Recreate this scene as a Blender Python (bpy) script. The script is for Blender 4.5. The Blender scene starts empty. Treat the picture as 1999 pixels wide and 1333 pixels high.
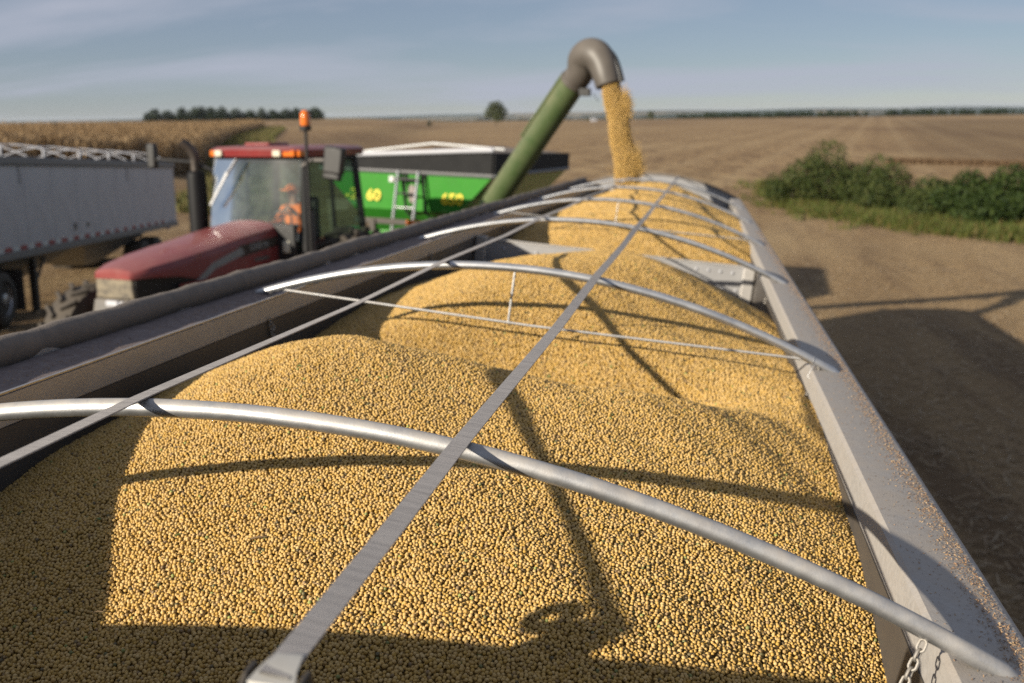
import bpy, math, random
import numpy as np
from mathutils import Matrix, Vector, Euler
random.seed(7); rng = np.random.default_rng(7)
R = math.radians
sc = bpy.context.scene
C = sc.collection

# ------------------------------------------------------------------ camera, light, exposure
# world axes: +Y along the grain trailer towards its tail, +Z up; the lens stands at the origin
cam_d = bpy.data.cameras.new('camera'); cam = bpy.data.objects.new('camera', cam_d); C.objects.link(cam)
CR = Vector((0.9823994, 0.1862949, -0.0136248)); CU = Vector((-0.0286623, 0.2224192, 0.9745297)); CF = Vector((-0.1845803, 0.9569869, -0.2238441))
cam.matrix_world = Matrix(((CR.x, CU.x, -CF.x, 0), (CR.y, CU.y, -CF.y, 0), (CR.z, CU.z, -CF.z, 0), (0, 0, 0, 1)))
cam_d.sensor_width = 36; cam_d.lens = 35.0; cam_d.clip_start = 0.05; cam_d.clip_end = 40000
cam_d.dof.use_dof = True; cam_d.dof.focus_distance = 1.95; cam_d.dof.aperture_fstop = 3.4
sc.camera = cam

SUN = Vector((0.837, 0.9854, -0.471)).normalized()
sun_d = bpy.data.lights.new('sun', 'SUN'); sun = bpy.data.objects.new('sun', sun_d); C.objects.link(sun)
sun_d.energy = 5.0; sun_d.angle = R(0.53); sun_d.color = (1.0, 0.91, 0.76)
sun.rotation_euler = SUN.to_track_quat('-Z', 'Y').to_euler(); sun.location = (-30, -36, 18)

w = bpy.data.worlds.new('World'); sc.world = w; w.use_nodes = True
nt = w.node_tree; nt.nodes.clear(); N = nt.nodes.new; L = nt.links.new
sky = N('ShaderNodeTexSky'); sky.sky_type = 'NISHITA'; sky.sun_disc = False
sky.sun_elevation = R(20.0); sky.sun_rotation = R(220.3); sky.altitude = 300; sky.air_density = 0.75; sky.dust_density = 0.0; sky.ozone_density = 1.6
tc = N('ShaderNodeTexCoord'); sep = N('ShaderNodeSeparateXYZ'); L(tc.outputs['Generated'], sep.inputs[0])
mz = N('ShaderNodeMath'); mz.operation = 'ADD'; mz.inputs[1].default_value = 0.16; L(sep.outputs[2], mz.inputs[0])
mz2 = N('ShaderNodeMath'); mz2.operation = 'MAXIMUM'; mz2.inputs[1].default_value = 0.05; L(mz.outputs[0], mz2.inputs[0])
dx = N('ShaderNodeMath'); dx.operation = 'DIVIDE'; L(sep.outputs[0], dx.inputs[0]); L(mz2.outputs[0], dx.inputs[1])
dy = N('ShaderNodeMath'); dy.operation = 'DIVIDE'; L(sep.outputs[1], dy.inputs[0]); L(mz2.outputs[0], dy.inputs[1])
cmb = N('ShaderNodeCombineXYZ'); L(dx.outputs[0], cmb.inputs[0]); L(dy.outputs[0], cmb.inputs[1])
mp = N('ShaderNodeMapping'); mp.inputs['Rotation'].default_value = (0, 0, R(52)); mp.inputs['Scale'].default_value = (0.34, 0.9, 1); L(cmb.outputs[0], mp.inputs[0])
cn = N('ShaderNodeTexNoise'); cn.inputs['Scale'].default_value = 1.15; cn.inputs['Detail'].default_value = 9; cn.inputs['Roughness'].default_value = 0.56; cn.inputs['Distortion'].default_value = 0.4
L(mp.outputs[0], cn.inputs['Vector'])
cr = N('ShaderNodeMapRange'); cr.inputs[1].default_value = 0.46; cr.inputs[2].default_value = 0.66; cr.inputs[3].default_value = 0.0; cr.inputs[4].default_value = 0.85; L(cn.outputs[0], cr.inputs[0])
mixc = N('ShaderNodeMix'); mixc.data_type = 'RGBA'; mixc.inputs['B'].default_value = (6.0, 6.4, 7.7, 1)
veil = N('ShaderNodeMix'); veil.data_type = 'RGBA'; veil.inputs['Factor'].default_value = 0.55; veil.inputs['B'].default_value = (3.7, 4.25, 5.55, 1); L(sky.outputs[0], veil.inputs['A'])   # thin high overcast
L(cr.outputs[0], mixc.inputs['Factor']); L(veil.outputs['Result'], mixc.inputs['A'])
bg = N('ShaderNodeBackground'); bg.inputs[1].default_value = 0.05; L(mixc.outputs['Result'], bg.inputs[0])
wo = N('ShaderNodeOutputWorld'); L(bg.outputs[0], wo.inputs[0])

sc.view_settings.view_transform = 'Standard'; sc.view_settings.look = 'None'
sc.view_settings.exposure = 0.56; sc.view_settings.gamma = 1.0; sc.view_settings.use_curve_mapping = False
sc.render.engine = 'CYCLES'
sc.cycles.use_denoising = False; sc.cycles.adaptive_threshold = 0.006
sc.cycles.max_bounces = 6; sc.cycles.diffuse_bounces = 1; sc.cycles.glossy_bounces = 3; sc.cycles.transmission_bounces = 4
sc.cycles.transparent_max_bounces = 8; sc.cycles.volume_bounces = 0; sc.cycles.caustics_reflective = False; sc.cycles.caustics_refractive = False
sc.cycles.sample_clamp_indirect = 6.0

# ------------------------------------------------------------------ materials
MATS = {}
def mat(name, col, rough=0.6, metal=0.0, col2=None, scale=8.0, bump=0.0, bscale=60.0, dust=0.0, dustcol=(0.36, 0.27, 0.17), spec=0.5, stretch=None, coat=0.0, dustscale=3.0):
    if name in MATS: return MATS[name]
    m = bpy.data.materials.new(name); m.use_nodes = True; t = m.node_tree; b = t.nodes['Principled BSDF']; n = t.nodes.new; l = t.links.new
    b.inputs['Roughness'].default_value = rough; b.inputs['Metallic'].default_value = metal; b.inputs['Specular IOR Level'].default_value = spec
    b.inputs['Coat Weight'].default_value = coat
    co = n('ShaderNodeTexCoord'); vec = co.outputs['Object']
    if stretch:
        q = n('ShaderNodeMapping'); q.inputs['Scale'].default_value = stretch; l(vec, q.inputs[0]); vec = q.outputs[0]
    ns = n('ShaderNodeTexNoise'); ns.inputs['Scale'].default_value = scale; ns.inputs['Detail'].default_value = 6; ns.inputs['Roughness'].default_value = 0.62; l(vec, ns.inputs['Vector'])
    mr = n('ShaderNodeMapRange'); mr.inputs[1].default_value = 0.3; mr.inputs[2].default_value = 0.7; l(ns.outputs[0], mr.inputs[0])
    mx = n('ShaderNodeMix'); mx.data_type = 'RGBA'
    c2 = col2 if col2 else tuple(c * 0.78 for c in col)
    mx.inputs['A'].default_value = (*col, 1); mx.inputs['B'].default_value = (*c2, 1); l(mr.outputs[0], mx.inputs['Factor'])
    out = mx.outputs['Result']
    if dust > 0:
        g = n('ShaderNodeNewGeometry'); s = n('ShaderNodeSeparateXYZ'); l(g.outputs['Normal'], s.inputs[0])
        up = n('ShaderNodeMapRange'); up.inputs[1].default_value = -0.35; up.inputs[2].default_value = 0.9; up.inputs[3].default_value = 0.25; l(s.outputs[2], up.inputs[0])
        n2 = n('ShaderNodeTexNoise'); n2.inputs['Scale'].default_value = dustscale; n2.inputs['Detail'].default_value = 8; n2.inputs['Roughness'].default_value = 0.7; l(co.outputs['Object'], n2.inputs['Vector'])
        r2 = n('ShaderNodeMapRange'); r2.inputs[1].default_value = 0.3; r2.inputs[2].default_value = 0.68; r2.inputs[4].default_value = 1.0; r2.inputs[3].default_value = 0.35; l(n2.outputs[0], r2.inputs[0])
        mu = n('ShaderNodeMath'); mu.operation = 'MULTIPLY'; l(up.outputs[0], mu.inputs[0]); l(r2.outputs[0], mu.inputs[1])
        mu2 = n('ShaderNodeMath'); mu2.operation = 'MULTIPLY'; mu2.inputs[1].default_value = dust; mu2.use_clamp = True; l(mu.outputs[0], mu2.inputs[0])
        md = n('ShaderNodeMix'); md.data_type = 'RGBA'; md.inputs['B'].default_value = (*dustcol, 1); l(mu2.outputs[0], md.inputs['Factor']); l(out, md.inputs['A']); out = md.outputs['Result']
        rr = n('ShaderNodeMapRange'); rr.inputs[3].default_value = rough; rr.inputs[4].default_value = 0.85; l(mu2.outputs[0], rr.inputs[0]); l(rr.outputs[0], b.inputs['Roughness'])
        if metal > 0:
            rm = n('ShaderNodeMapRange'); rm.inputs[3].default_value = metal; rm.inputs[4].default_value = 0.0; l(mu2.outputs[0], rm.inputs[0]); l(rm.outputs[0], b.inputs['Metallic'])
    l(out, b.inputs['Base Color'])
    if bump > 0:
        nb = n('ShaderNodeTexNoise'); nb.inputs['Scale'].default_value = bscale; nb.inputs['Detail'].default_value = 4; l(vec, nb.inputs['Vector'])
        bp = n('ShaderNodeBump'); bp.inputs['Strength'].default_value = bump; bp.inputs['Distance'].default_value = 0.01; l(nb.outputs[0], bp.inputs['Height']); l(bp.outputs[0], b.inputs['Normal'])
    MATS[name] = m; return m

M_galv = mat('galvanised', (0.58, 0.59, 0.61), 0.30, 0.95, (0.44, 0.45, 0.47), 22, 0.02, 160, dust=0.4, dustcol=(0.46, 0.42, 0.36), dustscale=9)
M_galv_dirty = mat('galvanised_dusty', (0.56, 0.58, 0.60), 0.30, 0.95, (0.38, 0.39, 0.41), 30, 0.05, 300, dust=0.8, dustcol=(0.44, 0.38, 0.31), dustscale=14)
M_alu = mat('aluminium', (0.46, 0.45, 0.44), 0.45, 0.5, (0.37, 0.36, 0.35), 12, 0.1, 120, dust=0.75, dustcol=(0.40, 0.345, 0.28), dustscale=7)
M_rail = mat('dusty_rail', (0.44, 0.425, 0.405), 0.6, 0.1, (0.31, 0.295, 0.28), 70, 0.12, 260, dust=0.9, dustcol=(0.42, 0.36, 0.295), dustscale=9)
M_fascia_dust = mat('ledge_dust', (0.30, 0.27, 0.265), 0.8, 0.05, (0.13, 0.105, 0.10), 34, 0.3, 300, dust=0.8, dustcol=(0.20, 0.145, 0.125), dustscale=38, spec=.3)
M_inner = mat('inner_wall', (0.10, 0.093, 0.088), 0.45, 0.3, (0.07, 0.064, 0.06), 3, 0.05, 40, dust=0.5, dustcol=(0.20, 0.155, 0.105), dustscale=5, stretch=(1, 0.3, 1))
M_tarp = mat('tarp_vinyl', (0.085, 0.075, 0.068), 0.7, 0, (0.06, 0.055, 0.05), 20, 0.25, 140, dust=0.8, dustcol=(0.26, 0.21, 0.165), dustscale=18)
M_white = mat('white_paint', (0.52, 0.53, 0.57), 0.4, 0, (0.44, 0.45, 0.49), 2, 0, dust=0.2)
M_dark = mat('black_steel', (0.02, 0.02, 0.021), 0.5, 0, (0.03, 0.03, 0.03), 6, dust=0.3)
M_black = mat('black_plastic', (0.012, 0.012, 0.013), 0.45, 0, (0.02, 0.02, 0.02), 10, dust=0.10, dustcol=(0.2, 0.17, 0.13))
M_rubber = mat('tyre_rubber', (0.022, 0.021, 0.02), 0.8, 0, (0.04, 0.036, 0.03), 9, 0.3, 60, dust=0.5, dustcol=(0.17, 0.13, 0.09))
M_rim = mat('rim_metal', (0.62, 0.63, 0.66), 0.3, 0.8, dust=0.2)
M_red = mat('red_paint', (0.22, 0.006, 0.012), 0.3, 0, (0.17, 0.005, 0.010), 3, dust=0.42, dustcol=(0.44, 0.25, 0.20), coat=0.3, dustscale=2.2)
M_grille = mat('dusty_grille', (0.30, 0.25, 0.17), 0.8, 0, (0.06, 0.055, 0.05), 14, 0.5, 40)
M_grey_plastic = mat('grey_plastic', (0.12, 0.12, 0.12), 0.55, 0, dust=0.35)
M_silver = mat('silver_decal', (0.34, 0.36, 0.35), 0.5, 0.1)
M_green = mat('green_paint', (0.035, 0.27, 0.022), 0.34, 0, (0.03, 0.23, 0.02), 2.5, dust=0.16, dustcol=(0.30, 0.30, 0.16), coat=0.2)
M_auger = mat('auger_green', (0.030, 0.072, 0.018), 0.4, 0, (0.05, 0.09, 0.03), 5, dust=0.62, dustcol=(0.31, 0.26, 0.165), dustscale=4.5)
M_spout = mat('spout_rubber', (0.085, 0.075, 0.066), 0.45, 0, (0.065, 0.057, 0.05), 7, dust=0.28, dustcol=(0.33, 0.28, 0.22))
M_yellow = mat('yellow_decal', (0.85, 0.66, 0.01), 0.5)
M_amber = mat('amber_lens', (0.75, 0.17, 0.01), 0.2, coat=0.5)
M_lens = mat('clear_lens', (0.75, 0.70, 0.55), 0.2, coat=0.6)
M_chrome = mat('chrome', (0.85, 0.85, 0.86), 0.12, 1.0)
M_bulkhead = mat('bulkhead_sheet', (0.37, 0.37, 0.38), 0.45, 0.5, (0.30, 0.30, 0.31), 5, 0.05, 40, dust=0.5, dustcol=(0.36, 0.33, 0.29))
M_redtape = mat('red_tape', (0.35, 0.03, 0.03), 0.5); M_whitetape = mat('white_tape', (0.7, 0.7, 0.68), 0.5)
M_trail_rail = mat('grey_rail', (0.20, 0.21, 0.22), 0.5, 0.3, dust=0.2)
M_skin = mat('skin', (0.42, 0.24, 0.17), 0.5)
M_orange = mat('orange_cloth', (0.80, 0.20, 0.03), 0.85, 0, (0.66, 0.15, 0.02), 12, 0.3, 50)
M_denim = mat('blue_denim', (0.05, 0.08, 0.16), 0.9, 0, (0.035, 0.06, 0.12), 20)
M_bark = mat('bark', (0.09, 0.07, 0.05), 0.9)
M_strap = None

def mat_strap():
    m = bpy.data.materials.new('webbing'); m.use_nodes = True; t = m.node_tree; b = t.nodes['Principled BSDF']; n = t.nodes.new; l = t.links.new
    co = n('ShaderNodeTexCoord')
    wv = n('ShaderNodeTexWave'); wv.wave_type = 'BANDS'; wv.bands_direction = 'Y'; wv.inputs['Scale'].default_value = 240; wv.inputs['Distortion'].default_value = 1.2; wv.inputs['Detail'].default_value = 2; l(co.outputs['Object'], wv.inputs['Vector'])
    mpn = n('ShaderNodeMapping'); mpn.inputs['Scale'].default_value = (3, 40, 3); l(co.outputs['Object'], mpn.inputs[0])
    ns = n('ShaderNodeTexNoise'); ns.inputs['Scale'].default_value = 4; ns.inputs['Detail'].default_value = 6; l(mpn.outputs[0], ns.inputs['Vector'])
    ml = n('ShaderNodeMath'); ml.operation = 'MULTIPLY'; l(wv.outputs[0], ml.inputs[0]); ml.inputs[1].default_value = 0.35
    ad = n('ShaderNodeMath'); ad.operation = 'ADD'; l(ml.outputs[0], ad.inputs[0]); l(ns.outputs[0], ad.inputs[1])
    rp = n('ShaderNodeValToRGB'); rp.color_ramp.elements[0].position = 0.3; rp.color_ramp.elements[0].color = (0.24, 0.22, 0.205, 1); rp.color_ramp.elements[1].position = 0.85; rp.color_ramp.elements[1].color = (0.46, 0.42, 0.385, 1)
    l(ad.outputs[0], rp.inputs[0]); l(rp.outputs[0], b.inputs['Base Color']); b.inputs['Roughness'].default_value = 0.8
    bp = n('ShaderNodeBump'); bp.inputs['Strength'].default_value = 0.4; bp.inputs['Distance'].default_value = 0.0004; l(wv.outputs[0], bp.inputs['Height']); l(bp.outputs[0], b.inputs['Normal'])
    return m
M_strap = mat_strap()

def mat_glass(name, tint, dirt, rough=.13):
    m = bpy.data.materials.new(name); m.use_nodes = True; t = m.node_tree; t.nodes.clear(); n = t.nodes.new; l = t.links.new
    tr = n('ShaderNodeBsdfTransparent'); tr.inputs[0].default_value = (*tint, 1)
    gl = n('ShaderNodeBsdfGlossy'); gl.inputs['Roughness'].default_value = rough
    fr = n('ShaderNodeFresnel'); fr.inputs[0].default_value = 1.5
    m1 = n('ShaderNodeMixShader'); fk = n('ShaderNodeMath'); fk.operation = 'MULTIPLY'; fk.inputs[1].default_value = 1.0 if rough < .3 else .35; l(fr.outputs[0], fk.inputs[0]); l(fk.outputs[0], m1.inputs[0]); l(tr.outputs[0], m1.inputs[1]); l(gl.outputs[0], m1.inputs[2])
    df = n('ShaderNodeBsdfDiffuse'); df.inputs[0].default_value = (0.52, 0.56, 0.53, 1)
    co = n('ShaderNodeTexCoord'); ns = n('ShaderNodeTexNoise'); ns.inputs['Scale'].default_value = 4.0; ns.inputs['Detail'].default_value = 7; ns.inputs['Distortion'].default_value = .8; l(co.outputs['Object'], ns.inputs['Vector'])
    mr = n('ShaderNodeMapRange'); mr.inputs[1].default_value = 0.35; mr.inputs[2].default_value = 0.72; mr.inputs[3].default_value = dirt * 0.35; mr.inputs[4].default_value = dirt; l(ns.outputs[0], mr.inputs[0])
    m2 = n('ShaderNodeMixShader'); l(mr.outputs[0], m2.inputs[0]); l(m1.outputs[0], m2.inputs[1]); l(df.outputs[0], m2.inputs[2])
    o = n('ShaderNodeOutputMaterial'); l(m2.outputs[0], o.inputs[0]); return m
M_glass = mat_glass('windscreen_glass', (0.80, 0.85, 0.82), 0.12, .07); M_side_glass = mat_glass('side_glass', (0.45, 0.6, 0.5), 0.10, .4)

def leaf_mat(name, cols, trans=0.25):
    m = bpy.data.materials.new(name); m.use_nodes = True; t = m.node_tree; b = t.nodes['Principled BSDF']; n = t.nodes.new; l = t.links.new
    g = n('ShaderNodeNewGeometry'); rp = n('ShaderNodeValToRGB'); l(g.outputs['Random Per Island'], rp.inputs[0])
    e = rp.color_ramp.elements
    for i, c in enumerate(cols):
        p = i / (len(cols) - 1)
        if i < 2: e[i].position = p; el = e[i]
        else: el = e.new(p)
        el.color = (*c, 1)
    for i, c in enumerate(cols): e[i].position = i / (len(cols) - 1); e[i].color = (*c, 1)
    l(rp.outputs[0], b.inputs['Base Color']); b.inputs['Roughness'].default_value = 0.65; b.inputs['Specular IOR Level'].default_value = 0.25
    td = n('ShaderNodeBsdfTranslucent'); l(rp.outputs[0], td.inputs[0]); mx = n('ShaderNodeMixShader'); mx.inputs[0].default_value = trans
    l(b.outputs[0], mx.inputs[1]); l(td.outputs[0], mx.inputs[2]); l(mx.outputs[0], t.nodes['Material Output'].inputs[0]); return m
M_shrub = leaf_mat('shrub_leaf', [(0.022, 0.036, 0.010), (0.042, 0.062, 0.014), (0.066, 0.086, 0.020), (0.105, 0.112, 0.034)])
M_shrub2 = leaf_mat('shrub_leaf_dark', [(0.018, 0.034, 0.008), (0.035, 0.060, 0.012), (0.06, 0.085, 0.018)])
M_far = leaf_mat('far_leaf', [(0.012, 0.022, 0.010), (0.025, 0.04, 0.014), (0.035, 0.05, 0.018)])
M_lone = leaf_mat('tree_leaf', [(0.045, 0.06, 0.025), (0.07, 0.085, 0.032), (0.10, 0.105, 0.045)])
M_corn = leaf_mat('corn_leaf', [(0.27, 0.175, 0.09), (0.36, 0.245, 0.13), (0.44, 0.31, 0.175), (0.30, 0.195, 0.10)])
M_grass = leaf_mat('grass_blade', [(0.045, 0.075, 0.015), (0.065, 0.10, 0.018), (0.105, 0.115, 0.028), (0.08, 0.11, 0.02), (0.20, 0.135, 0.055)])
M_straw = leaf_mat('straw', [(0.36, 0.25, 0.13), (0.45, 0.33, 0.19), (0.27, 0.17, 0.09), (0.5, 0.4, 0.27)], 0.1)

# ------------------------------------------------------------------ mesh helpers
def spline(P, n):
    P = [Vector(p) for p in P]; Q = [P[0] * 2 - P[1]] + P + [P[-1] * 2 - P[-2]]; out = []
    for k in range(n):
        t = k / (n - 1) * (len(P) - 1); i = min(int(t), len(P) - 2); f = t - i; a, b, c, d = Q[i:i + 4]
        out.append(.5 * ((2 * b) + (c - a) * f + (2 * a - 5 * b + 4 * c - d) * f * f + (3 * b - a - 3 * c + d) * f ** 3))
    return out
class MB:
    def __init__(s): s.v = []; s.f = []
    def add(s, V, F):
        o = len(s.v); s.v += [tuple(p) for p in V]; s.f += [tuple(i + o for i in f) for f in F]; return s
    def box(s, c, d, rot=None):
        V = []
        for x in (-.5, .5):
            for y in (-.5, .5):
                for z in (-.5, .5):
                    p = Vector((x * d[0], y * d[1], z * d[2]))
                    if rot is not None: p = rot @ p
                    V.append((p.x + c[0], p.y + c[1], p.z + c[2]))
        return s.add(V, [(0, 1, 3, 2), (4, 6, 7, 5), (0, 4, 5, 1), (2, 3, 7, 6), (0, 2, 6, 4), (1, 5, 7, 3)])
    def tube(s, path, r, seg=12, caps=True, closed=False):
        P = [Vector(p) for p in path]; n = len(P); rr = r if hasattr(r, '__len__') else [r] * n; V = []; F = []; up = None
        for i in range(n):
            a = P[(i - 1) % n] if (i > 0 or closed) else P[0]; b = P[(i + 1) % n] if (i < n - 1 or closed) else P[-1]
            d = (b - a).normalized()
            if up is None:
                up = Vector((0, 0, 1)) if abs(d.z) < .9 else Vector((1, 0, 0))
            x = d.cross(up)
            if x.length < 1e-6: x = d.cross(Vector((0, 1, 0)))
            x.normalize(); up = x.cross(d).normalized()
            for k in range(seg):
                t = 2 * math.pi * k / seg; q = P[i] + (x * math.cos(t) + up * math.sin(t)) * rr[i]; V.append(tuple(q))
        m = n if closed else n - 1
        for i in range(m):
            j = (i + 1) % n
            for k in range(seg):
                k2 = (k + 1) % seg; F.append((i * seg + k, i * seg + k2, j * seg + k2, j * seg + k))
        if caps and not closed:
            F.append(tuple(range(seg))[::-1]); F.append(tuple((n - 1) * seg + k for k in range(seg)))
        return s.add(V, F)
    def prism(s, poly, axis, a0, a1):
        n = len(poly); V = []
        for a in (a0, a1):
            for (p, q) in poly:
                V.append({'x': (a, p, q), 'y': (p, a, q), 'z': (p, q, a)}[axis])
        F = [tuple(range(n))[::-1], tuple(range(n, 2 * n))] + [(i, (i + 1) % n, n + (i + 1) % n, n + i) for i in range(n)]
        return s.add(V, F)
    def loft(s, secs, caps=True, closed=True):
        n = len(secs[0]); V = [p for sec in secs for p in sec]; F = []
        for i in range(len(secs) - 1):
            for k in range(n if closed else n - 1):
                k2 = (k + 1) % n; F.append((i * n + k, i * n + k2, (i + 1) * n + k2, (i + 1) * n + k))
        if caps: F.append(tuple(range(n))[::-1]); F.append(tuple((len(secs) - 1) * n + k for k in range(n)))
        return s.add(V, F)
    def lathe(s, prof, c, axis, seg=32):
        ax = Vector(axis).normalized(); u = ax.cross(Vector((0, 0, 1)) if abs(ax.z) < .9 else Vector((1, 0, 0))).normalized(); v = ax.cross(u); V = []; F = []
        for (a, r) in prof:
            for k in range(seg):
                t = 2 * math.pi * k / seg; p = Vector(c) + ax * a + (u * math.cos(t) + v * math.sin(t)) * r; V.append(tuple(p))
        n = len(prof)
        for i in range(n - 1):
            for k in range(seg):
                k2 = (k + 1) % seg; F.append((i * seg + k, i * seg + k2, (i + 1) * seg + k2, (i + 1) * seg + k))
        F.append(tuple(range(seg))[::-1]); F.append(tuple((n - 1) * seg + k for k in range(seg)))
        return s.add(V, F)
    def ball(s, c, r, seg=16, rings=10, sq=(1, 1, 1)):
        V = [(c[0], c[1], c[2] + r * sq[2])]; F = []
        for i in range(1, rings):
            th = math.pi * i / rings
            for k in range(seg):
                ph = 2 * math.pi * k / seg; V.append((c[0] + r * sq[0] * math.sin(th) * math.cos(ph), c[1] + r * sq[1] * math.sin(th) * math.sin(ph), c[2] + r * sq[2] * math.cos(th)))
        V.append((c[0], c[1], c[2] - r * sq[2]))
        for k in range(seg): F.append((0, 1 + k, 1 + (k + 1) % seg))
        for i in range(rings - 2):
            for k in range(seg):
                k2 = (k + 1) % seg; a = 1 + i * seg; F.append((a + k, a + seg + k, a + seg + k2, a + k2))
        b = 1 + (rings - 2) * seg
        for k in range(seg): F.append((b + (k + 1) % seg, b + k, len(V) - 1))
        return s.add(V, F)
    def build(s, name, m, parent=None, off=None, bevel=0, angle=38, smooth=True, xf=None):
        me = bpy.data.meshes.new(name); V = s.v
        if xf is not None: V = [tuple(xf @ Vector(p)) for p in V]
        if off is not None: V = [(p[0] - off[0], p[1] - off[1], p[2] - off[2]) for p in V]
        me.from_pydata(V, [], s.f); me.update()
        import bmesh
        bm = bmesh.new(); bm.from_mesh(me); bmesh.ops.recalc_face_normals(bm, faces=bm.faces); bm.to_mesh(me); bm.free()
        if smooth:
            me.polygons.foreach_set('use_smooth', [True] * len(me.polygons)); me.set_sharp_from_angle(angle=R(angle))
        me.materials.append(m)
        o = bpy.data.objects.new(name, me); C.objects.link(o)
        if parent is not None: o.parent = parent
        if bevel:
            b = o.modifiers.new('bevel', 'BEVEL'); b.width = bevel; b.segments = 2; b.limit_method = 'ANGLE'; b.angle_limit = R(40)
        return o

def tag(o, label=None, cat=None, group=None, kind=None):
    if label: o['label'] = label
    if cat: o['category'] = cat
    if group: o['group'] = group
    if kind: o['kind'] = kind
    return o
def thing(name, label, cat, loc=(0, 0, 0), rot=(0, 0, 0), group=None):
    o = bpy.data.objects.new(name, None); C.objects.link(o); o.location = loc; o.rotation_euler = rot; o.empty_display_size = 0.3
    return tag(o, label, cat, group)
def copy_tree(o, parent=None):
    c = o.copy(); C.objects.link(c)
    if parent is not None: c.parent = parent
    for ch in list(o.children): copy_tree(ch, c)
    return c
def text(name, body, size, mtl, parent, loc, rot, bold=0.0, depth=0.002, align='CENTER'):
    cu = bpy.data.curves.new(name, 'FONT'); cu.body = body; cu.size = size; cu.align_x = align; cu.align_y = 'CENTER'; cu.extrude = depth; cu.offset = bold
    cu.materials.append(mtl); o = bpy.data.objects.new(name, cu); C.objects.link(o); o.parent = parent; o.location = loc; o.rotation_euler = rot; return o

# ------------------------------------------------------------------ terrain
def ss(a, b, x):
    t = np.clip((x - a) / (b - a), 0, 1); return t * t * (3 - 2 * t)
def T(x, y):
    x = np.asarray(x, float); y = np.asarray(y, float)
    z = -3.45 - .032 * np.clip(y, -60, 22)
    q = np.clip(y - 22, 0, 68); z = z - .032 * (q - q * q / 136)
    z = z - .5 * ss(90, 700, y)
    z = z - .17 * np.tanh((x + .556) / 1.6) * (1 - ss(40, 120, y))
    u = -x - .25 * y
    z = z + 1.75 * ss(8, 26, u) + 1.6 * ss(300, 550, y) * ss(40, 80, u)
    z = z - 38 * ss(700, 2200, y) + 28 * ss(2500, 8500, y)
    far = ss(1500, 3500, y)
    z = z + far * (7 * np.sin(x / 610. + y / 900.) + 5 * np.sin(x / 270. - y / 500.) + 9 * np.sin(x / 1700. + 1.3))
    return z
def Tz(x, y): return float(T(x, y))

def grid_axis(lo, hi, n, k):
    t = np.linspace(-1, 1, n); g = np.sinh(k * t) / math.sinh(k); return np.where(g < 0, -g * lo, g * hi)
gx = grid_axis(-9500, 9500, 321, 7.5); gy = np.concatenate([-np.geomspace(3000, 1, 40), np.linspace(0, 110, 90), np.geomspace(112, 10500, 190)])
X, Yg = np.meshgrid(gx, gy); Z = T(X, Yg) + 0.02 * np.sin(X * 1.7 + Yg * .6) * np.sin(Yg * 1.1) * (1 - ss(25, 60, Yg)) * (1 - ss(20, 60, abs(X)))
nx = len(gx); ny = len(gy); V = np.stack([X, Yg, Z], -1).reshape(-1, 3)
idx = np.arange(nx * ny).reshape(ny, nx); F = np.stack([idx[:-1, :-1], idx[:-1, 1:], idx[1:, 1:], idx[1:, :-1]], -1).reshape(-1, 4)
me = bpy.data.meshes.new('ground'); me.from_pydata(V.tolist(), [], F.tolist()); me.polygons.foreach_set('use_smooth', [True] * len(me.polygons))
ground = bpy.data.objects.new('ground', me); C.objects.link(ground); tag(ground, kind='structure')
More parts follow.
